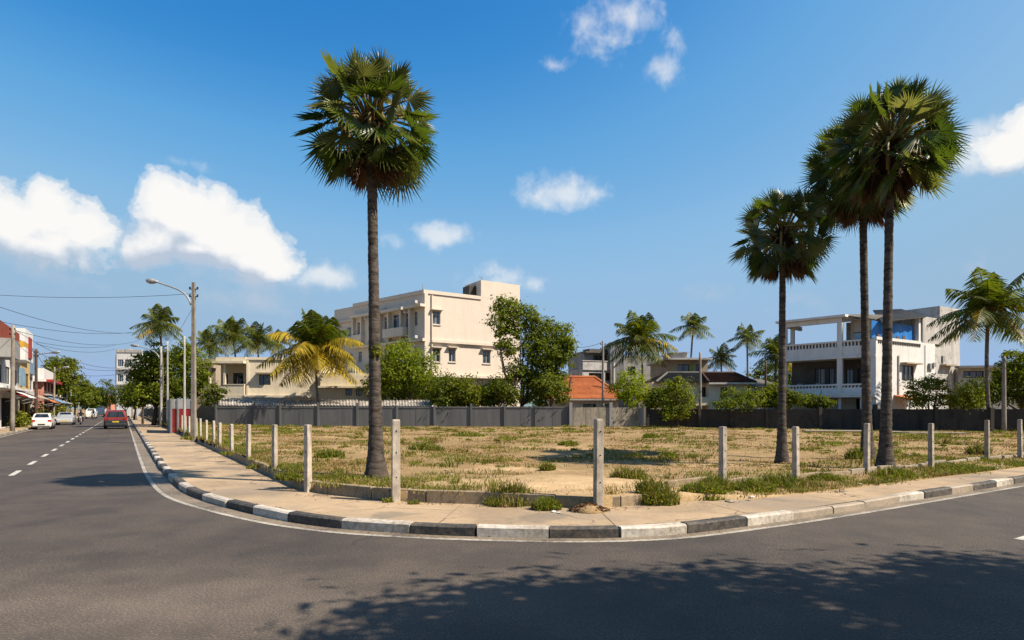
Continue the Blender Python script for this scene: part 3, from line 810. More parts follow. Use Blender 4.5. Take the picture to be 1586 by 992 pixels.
def palmyra(pos, ccen, Rc, label, trunk_r, seed, n=76, moss=False):
    rr = random.Random(seed)
    t = thing('palmyra_palm', pos, label, 'palm tree', 'palmyra palms on the vacant lot')
    c = Vector(ccen); base = Vector(pos)
    # trunk: rough leaf-scar rings, each ring stepped and broken
    N_ = 150; na = 22; TV, TF = [], []
    for i in range(N_+1):
        f = i/N_; z = base.z - .15 + (c.z - base.z + .15)*f; h = z - base.z
        p = base.lerp(c, f)
        flare = 1.05*math.exp(-max(0, h)/.42); r0 = trunk_r*(1 + flare + .5*math.exp(-h/2.0) - .10*f)
        step = ((i % 3)/2 - .5)*.05
        for k in range(na):
            a_ = 2*math.pi*k/na
            q = mnoise.noise(Vector((math.cos(a_)*1.6+seed, math.sin(a_)*1.6, h*5)))*.07 + mnoise.noise(Vector((math.cos(a_)*4+seed, math.sin(a_)*4, h*14)))*.05
            rr_ = r0*(1 + (step + q)*(1 if h > .1 else .6)); TV.append((p.x + math.cos(a_)*rr_, p.y + math.sin(a_)*rr_, z + rr.uniform(-.006, .006)))
    for i in range(N_):
        for k in range(na):
            k2 = (k+1) % na; TF.append((i*na+k, i*na+k2, (i+1)*na+k2, (i+1)*na+k))
    npmesh('trunk', TV, TF, M['ptrunk'], t)
    # heart of leaf bases
    hb = MB()
    hb.lathe(c - Vector((0, 0, Rc*.55)), [(trunk_r*1.0, 0), (Rc*.17, Rc*.15), (Rc*.22, Rc*.38), (Rc*.14, Rc*.6), (Rc*.03, Rc*.72)], 12)
    hb.build('leaf_base', M['palmcore'], t, smooth=True)
    V, F, PV = [], [], MB()
    DV, DF = [], []
    ga = math.pi*(3-math.sqrt(5))
    for i in range(n):
        fz = (i+.5)/n
        th = R(4) + R(142)*fz**.84                       # from straight up to hanging
        az = ga*i + rr.uniform(-.25, .25)
        d = Vector((math.sin(th)*math.cos(az), math.sin(th)*math.sin(az), math.cos(th)))
        rp = Rc*rr.uniform(.52, .69)
        p0 = c + d*Rc*.1 + Vector((0, 0, -.08*Rc))
        hub = c + d*rp + Vector((0, 0, -.05*Rc))
        mid = (p0+hub)/2 + Vector((0, 0, .08*Rc*math.sin(th)))
        PV.tube([p0, mid, hub], [Rc*.020, Rc*.014, Rc*.010], 5)
        down = Vector((0, 0, -1))
        ax = (d*1.0 + down*(.22*math.sin(th)**2 + (.22 if th > R(88) else 0)) + Vector((rr.gauss(0, .18), rr.gauss(0, .18), rr.gauss(0, .12)))).normalized()
        tan = Vector((-math.sin(az), math.cos(az), 0))
        roll = rr.uniform(-1.55, 1.55) if th < R(100) else rr.uniform(-1.0, 1.0)
        up0 = ax.cross(tan)
        sd = tan*math.cos(roll) + up0*math.sin(roll)
        fan(V, F, hub, ax, sd, Rc*rr.uniform(.32, .41), 28, .02+(.06 if th < R(85) else .16) + rr.uniform(-.04, .06), rr, span=rr.uniform(1.8, 2.35), cup=rr.uniform(.02, .2))
    for i in range(30):                                   # the dead skirt below
        az = ga*i*1.3 + rr.uniform(-.3, .3); th = R(rr.uniform(142, 172))
        d = Vector((math.sin(th)*math.cos(az), math.sin(th)*math.sin(az), math.cos(th)))
        hub = c + d*Rc*rr.uniform(.40, .66)
        PV.tube([c - Vector((0, 0, .25*Rc)), hub], [Rc*.016, Rc*.01], 5)
        ax = (Vector((d.x*.55, d.y*.55, -1))).normalized()
        tan = Vector((-math.sin(az), math.cos(az), 0))
        fan(DV, DF, hub, ax, tan*math.cos(.4) + ax.cross(tan)*math.sin(.4)*rr.choice((-1, 1)), Rc*rr.uniform(.26, .36), 20, .12, rr, 1.25, .12)
    npmesh('crown', V, F, M['palmy'], t)
    npmesh('dead_frond_skirt', DV, DF, M['palmdead'], t)
    PV.build('petioles', M['petiole'], t, smooth=True)
    fs = MB()
    for k in range(7):                                    # hanging flower stalks
        az = R(-90) + (k-3)*.55 + rr.uniform(-.2, .2); dx, dy = math.cos(az), math.sin(az)
        L = Rc*rr.uniform(.32, .55); q = c + Vector((dx*.1*Rc, dy*.1*Rc, -.02*Rc))
        pts = [q, q + Vector((dx*.2*Rc, dy*.2*Rc, -.02*Rc)), q + Vector((dx*.29*Rc, dy*.29*Rc, -L*.5)), q + Vector((dx*.32*Rc, dy*.32*Rc, -L))]
        fs.tube(pts, [Rc*.022, Rc*.024, Rc*.02, Rc*.012], 6)
    fs.build('flower_stalk', M['petiole'], t, smooth=True)
    if moss:
        rng = np.random.default_rng(5); z0 = zat(545, base.y)
        k = 90; a = rng.uniform(-2.6, -.5, k)
        C = np.stack([base.x + np.cos(a)*trunk_r*1.25, base.y + np.sin(a)*trunk_r*1.25, z0 + rng.normal(0, .07, k)], 1)
        V, F = leaf_quads(C, np.stack([np.cos(a), np.sin(a), a*0], 1), .07, rng, .7)
        npmesh('moss_tuft', V, F, M['flower'], t)
    return t

def palm_px(px, py, pcx, pcy, rpx, label, tr, seed, fac=1.08, **k):
    p = lot_at(px, py); Y = p.y
    c = Vector((at(pcx, Y), Y, zat(pcy, Y))); rpx *= fac
    p.z -= .03
    return palmyra(p, c, rpx*Y/FOC, label, tr, seed, **k)
palm_px(583, 738, 575, 188, 104, 'tall lone palmyra palm with a round crown, standing apart near the corner', .118, 11, fac=1.12, moss=True)
palm_px(1211, 718, 1212, 363, 78, 'shortest palmyra palm, small round crown on a slim dark trunk', .098, 12, fac=1.06, n=56)
palm_px(1344, 712, 1335, 262, 90, 'tall palmyra palm behind another, its lower crown half hidden in the pair', .12, 13)
palm_px(1371, 727, 1379, 220, 97, 'tall palmyra palm with a shrub at its foot, front one of the close pair', .115, 14)

# --- coconut palms -------------------------------------------------
def coconut(base, top, Lf, label, seed, nf=24, yellow=.06, trunk_r=.16, nl=30, droop=1.0, group='coconut palms behind the lot'):
    rr = random.Random(seed); rng = np.random.default_rng(seed)
    base, top = Vector(base), Vector(top)
    t = thing('coconut_palm', base, label, 'palm tree', group)
    mb = MB(); path = []; n = 18
    lean = Vector((rr.uniform(-.5, .5), rr.uniform(-.3, .3), 0))*.08*(top.z-base.z)
    for i in range(n+1):
        f = i/n; path.append(base.lerp(top, f) + lean*math.sin(math.pi*f))
    mb.tube(path, [trunk_r*(1.5 - .75*min(1, i/3))*(1 - .12*i/n) if i < 3 else trunk_r*(.78 - .18*i/n) for i in range(n+1)], 9)
    mb.build('trunk', M['ctrunk'], t, smooth=True)
    LV, LM, rach = [], [], MB()
    ga = math.pi*(3-math.sqrt(5))
    for i in range(nf):
        f = (i+.5)/nf
        el = R(87) - R(122)*f**1.0 + rr.uniform(-.12, .12); az = ga*i + rr.uniform(-.3, .3)
        L = Lf*rr.uniform(.82, 1.08)*(.78 + .22*math.sin(math.pi*min(1, f*1.3)))
        hd = np.array((math.cos(az), math.sin(az), 0.0)); d = hd*math.cos(el) + np.array((0, 0, math.sin(el)))
        g = droop*(.10 + .36*math.sin(math.pi*min(1, f**1.2*.95))) + .05
        K = 11; ts = np.linspace(0, 1, K)
        P = np.array(top)[None] + d[None]*(ts*L)[:, None] - np.array((0, 0, 1))[None]*(g*L*ts**2)[:, None]
        rach.tube([Vector(p) for p in P], [Lf*.012*(1.15-t_) for t_ in ts], 5)
        tw = rr.uniform(-.5, .5)
        for sgn in (-1, 1):
            tq = np.linspace(.10, 1.0, nl) + rng.uniform(-.01, .01, nl); tq = np.clip(tq, 0, 1)
            pc = np.array(top)[None] + d[None]*(tq*L)[:, None] - np.array((0, 0, 1))[None]*(g*L*tq**2)[:, None]
            tg = nrm(d[None]*L - np.array((0, 0, 1))[None]*(2*g*L*tq)[:, None])
            side = nrm(np.cross(tg, np.array((0, 0, 1.0)) + hd*.001))*sgn
            upv = np.cross(side, tg)*sgn
            dn = side*(.86) + tg*(.42) + np.array((0, 0, -1))*(.30 + .25*tq)[:, None] + upv*(tw*sgn*.5)
            dn = nrm(dn + rng.normal(0, .08, dn.shape))
            ll = Lf*.30*(np.sin(np.pi*np.clip(tq*.86+.13, 0, 1))**.7)[:, None]*rng.uniform(.85, 1.1, (nl, 1))
            wv = tg*(Lf*.0115)
            mid = pc + dn*ll*.55; tip = pc + dn*ll; tip[:, 2] -= (ll[:, 0]*.22)
            LV.append(np.stack([pc - wv*.6, pc + wv*.6, mid + wv, mid - wv, mid - wv, mid + wv, tip + wv*.12, tip - wv*.12], 1).reshape(-1, 3))
            LM.append(np.full(nl*2, 1 if (f > (.38 if yellow > .3 else .55) and rr.random() < yellow*2) else 0))
    V = np.concatenate(LV); F = np.arange(len(V)).reshape(-1, 4)
    npmesh('crown', V, F, [M['coco'], M['cocoy']], t, np.concatenate(LM))
    rach.build('frond_stalks', M['petiole'], t, smooth=True)
    nb = MB()
    for k in range(7):
        a = k*2*math.pi/7 + rr.uniform(-.3, .3); r = Lf*.055
        q = top + Vector((math.cos(a)*Lf*.07, math.sin(a)*Lf*.07, -Lf*rr.uniform(.06, .12)))
        nb.lathe(q - Vector((0, 0, r)), [(r*.3, 0), (r*.8, r*.4), (r, r), (r*.75, r*1.6), (r*.2, r*2)], 7)
    nb.build('coconuts', M['nut'], t, smooth=True)
    return t
def coco_px(Y, pbx, pcx, pcy, rpx, label, seed, z0=.3, **k):
    return coconut((at(pbx, Y), Y, z0), (at(pcx, Y), Y, zat(pcy, Y)), rpx*1.2*Y/FOC, label, seed, **k)
coco_px(56, 497, 490, 540, 78, 'coconut palm with yellow drooping fronds in front of the cream houses', 21, yellow=.62, nf=32, nl=38, droop=1.15)
coco_px(62, 248, 247, 503, 41, 'coconut palm rising above the street trees beside the lamp pole', 22, nf=24, droop=1.15)
coco_px(78, 362, 360, 520, 40, 'coconut palm above the two-storey cream house, middle of three crowns', 23, nf=24, droop=1.1)
coco_px(82, 400, 398, 527, 38, 'dark coconut palm above the two-storey cream house, nearest the yellow palm', 24, nf=24)
coco_px(86, 324, 324, 533, 34, 'smaller coconut palm above the two-storey cream house, beside the street lamp', 25, nf=20)
coco_px(90, 432, 431, 532, 26, 'small coconut palm crown peeping out beside the big yellowing palm', 26, nf=16)
coco_px(66, 995, 993, 527, 56, 'broad coconut palm in front of the white flats', 27, yellow=.1, nf=32, droop=1.05)
coco_px(70, 1073, 1074, 506, 33, 'slender coconut palm rising behind the brown-roofed house', 28, nf=19, droop=1.1)
coco_px(76, 1117, 1117, 556, 30, 'low coconut palm just behind the brown hip roof', 29, nf=20)
coco_px(74, 1157, 1157, 524, 31, 'coconut palm on a thin trunk right of the brown roof', 30, nf=19, droop=1.1)
coco_px(60, 1204, 1203, 550, 42, 'coconut palm half hidden behind the shortest palmyra trunk', 31, nf=22)
coco_px(45.2, 1534, 1531, 482, 80, 'large coconut palm beside the white balcony house', 32, nf=32, yellow=.12, droop=1.0, trunk_r=.19)

# --- broadleaf trees and bushes ------------------------------------
def tree_px(name, Y, pbx, items, nleaf, size, mat, label, seed, cat='tree', z0=.3, group=None, **k):
    return tree(name, (at(pbx, Y), Y, z0), pxblobs(Y, items, seed), nleaf, size, mat, label, cat, group, seed, **k)
tree_px('broadleaf_tree', 58.6, 625, [(622,560,34,30),(598,575,30,28),(650,575,28,28),(625,590,42,26),(600,602,34,22),(648,604,30,22),(625,545,22,18),(578,598,16,16)],
        13000, .27, M['leaf_b'], 'round bright green tree in front of the cream block', 41, clump=.3)
tree_px('broadleaf_tree', 56, 800, [(783,478,20,20),(775,505,18,20),(800,500,18,26),(815,490,16,20),(838,512,22,22),(862,520,20,22),(868,545,20,18),(845,545,22,20),(822,540,18,24),(785,540,18,14),(800,575,18,16),(835,572,22,20),(874,560,14,14),(880,535,14,18),(850,570,22,18),(862,588,16,14),(820,590,18,14)],
        17500, .28, M['leaf_d'], 'tall open tree with thin limbs against the cream block and the sky', 42, clump=.34, fork=.28, trunk_r=.17, mat2=M['leaf_b'], frac2=.3, per=34)
tree_px('broadleaf_tree', 55.2, 850, [(850,600,22,20),(835,612,18,16),(868,608,14,16),(845,588,14,14)], 5200, .24, M['leaf_d'], 'dark bush left of the red tiled roof', 43, 'bush', mat2=M['leaf_o'], frac2=.3, clump=.3)
for i, (px, it, mt, lb) in enumerate([
    (690, [(690,598,17,20),(680,612,16,16),(702,614,14,14),(692,622,20,10)], 'leaf_d', 'dark bush under the cream block next to the round tree'),
    (723, [(722,600,19,18),(737,613,16,14),(711,614,15,14),(722,622,22,10)], 'leaf_o', 'olive shrub in front of the middle of the cream block'),
    (770, [(765,603,22,18),(782,596,15,18),(752,616,15,12),(790,614,18,14),(768,622,26,10)], 'leaf_d', 'dark shrub at the foot of the tall open tree')]):
    tree_px('garden_shrub', 55.0, px, it, 5200, .24, M[mt], lb, 50+i, 'shrub', clump=.36, trunk_r=.06, mat2=M['leaf_b'], frac2=.12, group='shrubs behind the grey fence')
tree_px('broadleaf_tree', 55, 980, [(978,592,22,18),(966,604,18,16),(992,606,18,16),(980,616,22,14)], 3200, .23, M['leaf_y'], 'light green rounded tree beside the red tiled house', 44, clump=.3, trunk_r=.1)
tree_px('broadleaf_tree', 51.5, 1050, [(1048,603,20,18),(1036,618,15,15),(1062,620,16,16),(1050,634,20,14),(1045,592,12,10),(1040,640,16,10)], 4600, .2, M['leaf_o'], 'olive green small tree leaning over the dark wall', 45, clump=.32, trunk_r=.09, mat2=M['leaf_y'], frac2=.25)
tree_px('garden_shrub', 51.5, 1150, [(1135,612,20,13),(1160,616,22,13),(1118,625,16,8),(1182,622,16,9),(1145,626,30,8),(1175,612,14,9)], 3800, .2, M['leaf_d'], 'spreading green shrub below the brown-roofed house', 46, 'shrub', trunk_r=.06, mat2=M['leaf_b'], frac2=.35, clump=.3)
tree_px('broadleaf_tree', 75, 1195, [(1190,585,24,20),(1225,578,20,24),(1175,605,22,16),(1225,605,20,18),(1205,560,14,14),(1238,590,16,20),(1165,592,14,14),(1200,600,22,18)], 9000, .32, M['leaf_d'], 'dark tree mass behind the shortest palmyra trunk', 47, mat2=M['leaf_o'], frac2=.3)
tree_px('garden_shrub', 50, 1222, [(1222,615,14,12),(1236,620,10,10),(1208,624,10,8)], 1500, .2, M['leaf_d'], 'low bush beside the white balcony house veranda', 48, 'shrub', trunk_r=.05, clump=.32)
tree_px('garden_shrub', 46.6, 1440, [(1432,600,22,12),(1452,596,18,11),(1415,608,14,10),(1440,612,24,11),(1462,606,14,12),(1425,598,20,12),(1448,590,16,10),(1440,622,30,11),(1412,620,14,10),(1466,622,16,10)], 5200, .17, M['leaf_d'], 'dark spreading shrub under the white house window', 49, 'shrub', trunk_r=.06, mat2=M['leaf_b'], frac2=.25, clump=.28)
tree_px('garden_shrub', 45.6, 1492, [(1490,612,18,14),(1508,608,14,14),(1476,620,12,10),(1500,622,18,10),(1492,628,26,8)], 3800, .17, M['flower'], 'yellow green shrub at the foot of the large coconut palm', 53, 'shrub', trunk_r=.06, mat2=M['leaf_b'], frac2=.55, clump=.28)
tree_px('broadleaf_tree', 47, 1590, [(1570,580,22,22),(1595,570,26,26),(1560,602,20,16),(1556,580,18,18),(1545,606,14,14),(1575,556,18,14),(1600,605,28,22),(1580,618,22,12)], 9000, .22, M['leaf_d'], 'dense dark tree at the right edge behind the dark wall', 54, mat2=M['leaf_b'], frac2=.25)
tree_px('broadleaf_tree', 70, 1052, [(1040,618,26,13),(1010,622,20,10)], 1200, .25, M['leaf_d'], 'dark greenery filling the gap beside the red tiled house', 55, 'bush')
for i, (Y, px, it, mt, lb) in enumerate([
    (53.6, 1022, [(1018,616,14,14),(1030,622,12,10),(1008,622,12,10)], 'leaf_d', 'dark shrub at the start of the blackened wall'),
    (52, 1205, [(1198,608,16,16),(1190,620,16,12),(1214,618,14,12)], 'leaf_o', 'olive shrub behind the shortest palmyra trunk'),
    (50.5, 1262, [(1256,620,14,9),(1272,624,14,8)], 'leaf_d', 'low dark shrub under the white house veranda'),
    (47.5, 1518, [(1512,600,20,18),(1530,612,20,16),(1505,616,16,14),(1545,600,16,18)], 'leaf_d', 'tall dark shrub filling the gap beside the large coconut palm')]):
    tree_px('garden_shrub', Y, px, it, 4200, .22, M[mt], lb, 500+i, 'shrub', clump=.34, trunk_r=.06, mat2=M['leaf_b'], frac2=.15, group='shrubs behind the dark wall')
# the street trees on the lot side of the left-hand street
SG = 'street trees along the left-hand street'
tree_px('street_tree', 64, 238, [(235,570,28,24),(222,592,20,22),(255,585,26,28),(228,610,28,18),(258,612,24,18),(275,562,18,22),(240,550,18,16),(278,598,18,22)],
        13000, .32, M['leaf_d'], 'big leafy street tree under the coconut palm', 61, group=SG, mat2=M['leaf_b'], frac2=.4, trunk_r=.2)
tree_px('street_tree', 58, 300, [(296,560,20,24),(310,575,16,20),(292,590,18,18),(305,600,16,14),(282,545,14,18)], 4200, .27, M['leaf_b'], 'leafy tree behind the near lamp pole and the red gate', 62, group=SG, mat2=M['leaf_d'], frac2=.5)
tree_px('street_tree', 95, 208, [(210,606,16,16),(200,616,12,14),(220,602,14,20),(212,596,12,12),(224,624,14,9)], 3600, .36, M['leaf_d'], 'shady street tree in front of the far white flats', 63, group=SG, mat2=M['leaf_b'], frac2=.25)
tree_px('street_tree', 120, 196, [(190,613,15,14),(180,620,9,9),(200,612,10,14),(206,627,12,8),(190,627,10,7)], 2200, .42, M['leaf_d'], 'dark street tree overhanging the far end of the road', 64, group=SG)
tree_px('garden_shrub', 56, 335, [(330,605,12,14),(322,618,12,12),(342,612,10,12)], 1500, .22, M['leaf_d'], 'dark shrub before the two-storey cream house balcony', 65, 'shrub', trunk_r=.05)
# beyond the shops
LG = 'trees along the shop side of the street'
for i, (Y, pb, it, mt, lb) in enumerate([
    (92, 92, [(92,572,20,16),(78,582,14,14),(108,580,16,16),(95,595,22,16),(108,562,10,8)], 'leaf_o', 'wide olive tree behind the pink shop'),
    (108, 116, [(115,595,18,16),(128,605,15,14),(118,615,18,14),(105,605,12,16)], 'leaf_d', 'dark leafy tree overhanging the parked silver car'),
    (135, 134, [(132,608,14,12),(142,614,12,10),(130,622,14,12),(146,622,10,10)], 'leaf_d', 'low dark tree farther along the shop side'),
    (165, 150, [(146,612,10,9),(155,620,9,10),(150,628,10,8)], 'leaf_o', 'small faded tree near the end of the shop side')]):
    tree_px('roadside_tree', Y, pb, it, 6200, .40+.05*i, M[mt], lb, 70+i, group=LG, z0=.1, mat2=M['leaf_o'], frac2=.3)
tree_px('distant_tree', 235, 170, [(168,600,13,12),(160,610,10,10),(178,610,12,12),(170,618,14,8)], 2600, .6, M['leaf_d'], 'round far tree closing the end of the street', 80, z0=0, trunk_r=.3)
tree_px('distant_tree', 240, 152, [(146,618,10,8),(155,622,10,8)], 1500, .6, M['leaf_o'], 'far olive tree behind the traffic on the street', 81, z0=0, trunk_r=.3)

# the trees on the near verge, out of frame: they throw the shade on the road
for i, (bx, by, bl, lb) in enumerate([
    ((9.6), 2.4, [((5.9,4.0,7.2),(1.5,1.1,.8)),((7.2,4.9,7.6),(1.6,1.2,.9)),((8.6,3.9,8.2),(1.7,1.4,1.0)),((7.2,3.4,6.9),(1.3,1.0,.7)),((9.4,5.0,7.9),(1.5,1.2,.9)),((4.9,3.0,7.0),(1.2,.7,.5)),((9.0,2.9,8.4),(1.6,1.2,.8)),((6.4,3.6,7.4),(1.6,.9,.7)),((7.9,4.2,7.9),(1.6,1.1,.8))], 'unseen spreading rain tree on the near verge shading the road'),
    ((13.6), 4.4, [((11.4,4.9,7.8),(1.5,1.2,.9)),((12.9,5.5,8.2),(1.7,1.3,1.0)),((14.6,5.2,8.3),(1.8,1.4,1.0)),((12.2,3.9,8.0),(1.6,1.2,.9)),((16,5.2,7.8),(1.6,1.2,.9))], 'second unseen spreading rain tree farther along the near verge')]):
    tree('unseen_rain_tree', (bx, by-4.6, -.03), [((c[0], c[1]-(1.05 if c[0] < 6 else 1.4), c[2]), r) for c, r in bl], 13000, .27, M['leaf_d'], lb, 'tree', None, 90+i, clump=.30, per=36, trunk_r=.24, fork=.6, aspect=.4)

# the far belt of trees that closes the view behind the houses
rgb_ = np.random.default_rng(400); bl = []
for k in range(64):
    x = -26 + k*3.9 + rgb_.uniform(-1.5, 1.5); y = 112 - .25*max(0, x-40) + rgb_.uniform(-8, 8); h = rgb_.uniform(4.2, 7.6)
    bl.append(((x, y, .3+h*.55), (rgb_.uniform(2.4, 4.4), 2.6, h*.5)))
V, F = blob_leaves(bl, 24000, .75, rgb_, .34, .6, .45, 36)
tag(npmesh('far_woods', V, F, [M['leaf_d'], M['leaf_o']], None, (rgb_.random(len(F)) < .3).astype(int)), kind='stuff')
# --- grass and weeds ----------------------------------------------
def blades(P, h, w, rng, lean=.45):
    n = len(P); a = rng.uniform(0, 2*np.pi, n)
    side = np.stack([np.cos(a), np.sin(a), 0*a], 1)*(w*rng.uniform(.6, 1.3, n))[:, None]
    b = rng.uniform(0, 2*np.pi, n); ln = np.stack([np.cos(b), np.sin(b), 0*b], 1)*(h*rng.uniform(.1, lean, n))[:, None]
    up = np.zeros((n, 3)); up[:, 2] = h
    mid = P + up*.6 + ln*.35; tip = P + up + ln
    V = np.stack([P - side, P + side, mid + side*.7, mid - side*.7, mid - side*.7, mid + side*.7, tip + side*.12, tip - side*.12], 1)
    V[:, 0:2, 2] -= .02
    return V.reshape(-1, 3), np.arange(8*n).reshape(-1, 4)
def nz(s, u, sc_, o=0): return mnoise.noise(Vector((s*sc_+o, u*sc_, o)))
def scatter(n, fn, rng, smax=70, umax=72):
    out = []
    tries = 0
    while len(out) < n and tries < n*60:
        tries += 1
        # denser near the camera
        s = 3.4 + (smax-3.4)*rng.random()**1.9; u = 7.4 + (umax-7.4)*rng.random()**2.0
        if u < fence_u(s) + .04: continue
        w = fn(s, u)
        if rng.random() < w: out.append((s, u))
    return out
rng = np.random.default_rng(3)
def w_green(s, u):
    f = u - fence_u(s)
    k = 2.8*max(0, nz(s, u, .28, 4)-.02)*(.3+max(0, nz(s, u, 1.1, 8)+.3))
    if s > 8.4: k += .85*math.exp(-(f/1.5)**2)*(.12+1.3*max(0, nz(s, u, .7, 2)+.12))
    if s < 5.2 and u > 12: k += .75*math.exp(-((s-3.6)/.9)**2)*max(0, .5+nz(s, u, .6, 6)*1.4)
    far = math.hypot(s, u)
    if far > 50: k = max(k, .25)
    k *= .35 if f > 2.5 and nz(s, u, .33, 41) < .05 else 1
    bare = math.exp(-((s-8.5)/3.2)**2-((u-11.5)/2.0)**2)
    return max(0, min(1, k - .5*bare))
def w_dry(s, u):
    return max(.01, min(1, .28 + 1.7*nz(s, u, .33, 15) + .9*nz(s, u, 1.3, 19) - .8*math.exp(-((s-8.5)/3.4)**2-((u-11.2)/2.2)**2)))
def grass_obj(name, n, fn, hmin, hmax, w, mat, seed):
    rg = np.random.default_rng(seed)
    pts = scatter(n//4, fn, rg)
    P, hh, ww = [], [], []
    for s, u in pts:
        dist = math.hypot(s*.845-u*.535, s*.535+u*.845); gr = max(.35, .75+nz(s, u, .8, 31))
        for k in range(4):
            s2, u2 = s + rg.normal(0, .11), u + rg.normal(0, .11)
            if u2 < fence_u(max(3.3, s2)) + .02: u2 = u
            p = SU(s2, u2, lot_z(s2, u2)); P.append(p[:]); hh.append(rg.uniform(hmin, hmax)*gr); ww.append(w*max(1, dist/14))
    V, F = blades(np.array(P), np.array(hh), np.array(ww), rg, 1.6 if 'dry' in name else 1.1)
    tag(npmesh(name, V, F, mat), kind='stuff')
grass_obj('dry_grass', 150000, w_dry, .02, .075, .008, M['grass_d'], 101)
grass_obj('green_grass', 70000, w_green, .035, .15, .008, M['grass_g'], 102)

def scrub(name, n, seed):
    # low weeds all over the lot: soft leafy tufts in uneven patches
    rg = np.random.default_rng(seed); PV, PF, MI = [], [], []; off = 0
    def w(s, u):
        bare = math.exp(-((s-8.3)/2.6)**2-((u-11.4)/1.6)**2)
        return max(0, min(1, (.06 + 1.6*max(0, nz(s, u, .23, 55)+.02) + .5*max(0, nz(s, u, .9, 61)) - .8*bare)))
    for s, u in scatter(n, w, rg, 60, 60):
        p = SU(s, u, lot_z(s, u)); D = p.length; r = rg.uniform(.12, .55)*(.8+D/70); h = rg.uniform(.07, .26)*(1 if rg.random() > .12 else 1.6)
        nb, nl = 34, 46
        a = rg.uniform(0, 6.283, nb); q = r*np.sqrt(rg.random(nb)); P = np.stack([p.x+np.cos(a)*q, p.y+np.sin(a)*q, np.full(nb, p.z-.01)], 1)
        hh = h*rg.uniform(.4, 1, nb)*(1-.5*(q/r)**2)
        V, F = blades(P, hh, np.full(nb, .009*max(1, D/13)), rg, 1.2); PV.append(V); PF.append(F+off); off += len(V)
        dry = rg.random() < .35; MI.append(np.where(np.repeat(rg.random(nb), 2) < (.8 if dry else .25), 1, 0))
        i = rg.integers(0, nb, nl); C = P[i] + rg.normal(0, r*.15, (nl, 3))*np.array((1, 1, 0)); C[:, 2] += hh[i]*rg.uniform(.1, .9, nl)
        V, F = leaf_quads(C, np.tile((0, 0, .8), (nl, 1)), max(.045, .0032*D), rg, .5); PV.append(V); PF.append(F+off); off += len(V)
        MI.append(np.full(nl, 1 if dry and rg.random() < .5 else (2 if rg.random() < .6 else 3)))
    tag(npmesh(name, np.concatenate(PV), np.concatenate(PF), [M['grass_g'], M['grass_d'], M['leaf_o'], M['leaf_b']], None, np.concatenate(MI)), kind='stuff')
scrub('low_weeds', 620, 77)
def weed(px, py, rpx, hpx, label, seed, mat='leaf_b', n=420, straw=.2, on=None, leafy=.45):
    p = on if on is not None else lot_at(px, py); Y = p.y
    r = rpx*Y/FOC; h = hpx*Y/FOC; rg = np.random.default_rng(seed)
    t = thing('weed_clump', p, label, 'weed', 'weed clumps on the lot')
    a = rg.uniform(0, 2*np.pi, n); q = r*np.sqrt(rg.random(n))
    P = np.stack([p.x+np.cos(a)*q, p.y+np.sin(a)*q*.7, np.full(n, p.z)], 1)
    for i in range(n):
        s, u = toSU(P[i, 0], P[i, 1]); P[i, 2] = lot_z(s, u) if u > fence_u(max(3.25, s)) else .14
    hh = h*rg.uniform(.35, 1.0, n)*(1 - .55*(q/r)**2)
    V, F = blades(P, hh, np.full(n, .011*max(1, Y/14)), rg, .9)
    npmesh('blades', V, F, [M['grass_g'], M['grass_d']], t, np.repeat((rg.random(n) < straw).astype(int), 2))
    m_ = int(n*leafy*1.6)
    i = rg.integers(0, n, m_)
    C = P[i] + rg.normal(0, r*.12, (m_, 3))*np.array((1, 1, 0)); C[:, 2] += hh[i]*rg.uniform(.15, .95, m_)
    V, F = leaf_quads(C, np.tile((0, 0, 1.0), (m_, 1)), max(.05, .0035*Y), rg, .5)
    npmesh('leaves', V, F, M[mat], t)
    return t
for k, (px, py, r, h, mt, lb, st) in enumerate([
    (510, 708, 24, 18, 'leaf_b', 'bushy green weed between the second fence post and the lone palm', .05),
    (660, 698, 28, 18, 'leaf_o', 'wide green weed behind the palm trunk and white corner post', .2),
    (788, 766, 38, 28, 'leaf_o', 'straw-tipped grass clump growing over the low wall between the two tall posts', .45),
    (975, 742, 30, 26, 'leaf_o', 'straggly green weed on bare sand right of the tall post', .3),
    (848, 728, 12, 16, 'leaf_y', 'thin upright weed on the bare sandy patch', .3),
    (1035, 709, 14, 14, 'leaf_b', 'small bright tuft beside the palm shadow', .05),
    (1330, 712, 20, 24, 'leaf_b', 'bright weed beside the post in front of the palm pair', .1),
    (1385, 738, 26, 22, 'leaf_b', 'shrubby weed at the foot of the front palm of the pair', .15),
    (1515, 704, 18, 22, 'leaf_o', 'straw tinted weed by the post nearest the right edge but one', .4),
    (1008, 679, 12, 10, 'leaf_b', 'low tuft far out on the dry lot', .1),
    (725, 676, 26, 10, 'leaf_b', 'flat green weed patch far back before the grey fence', .1),
    (880, 690, 16, 10, 'leaf_b', 'small green weed mid-lot in dry grass', .15),
    (450, 742, 22, 18, 'leaf_b', 'green weed between two posts on the bend', .2),
    (533, 742, 30, 14, 'leaf_o', 'grass tuft leaning on the lone palm foot', .25)]):
    weed(px, py, r, h, lb, 200+k, mt, straw=st)
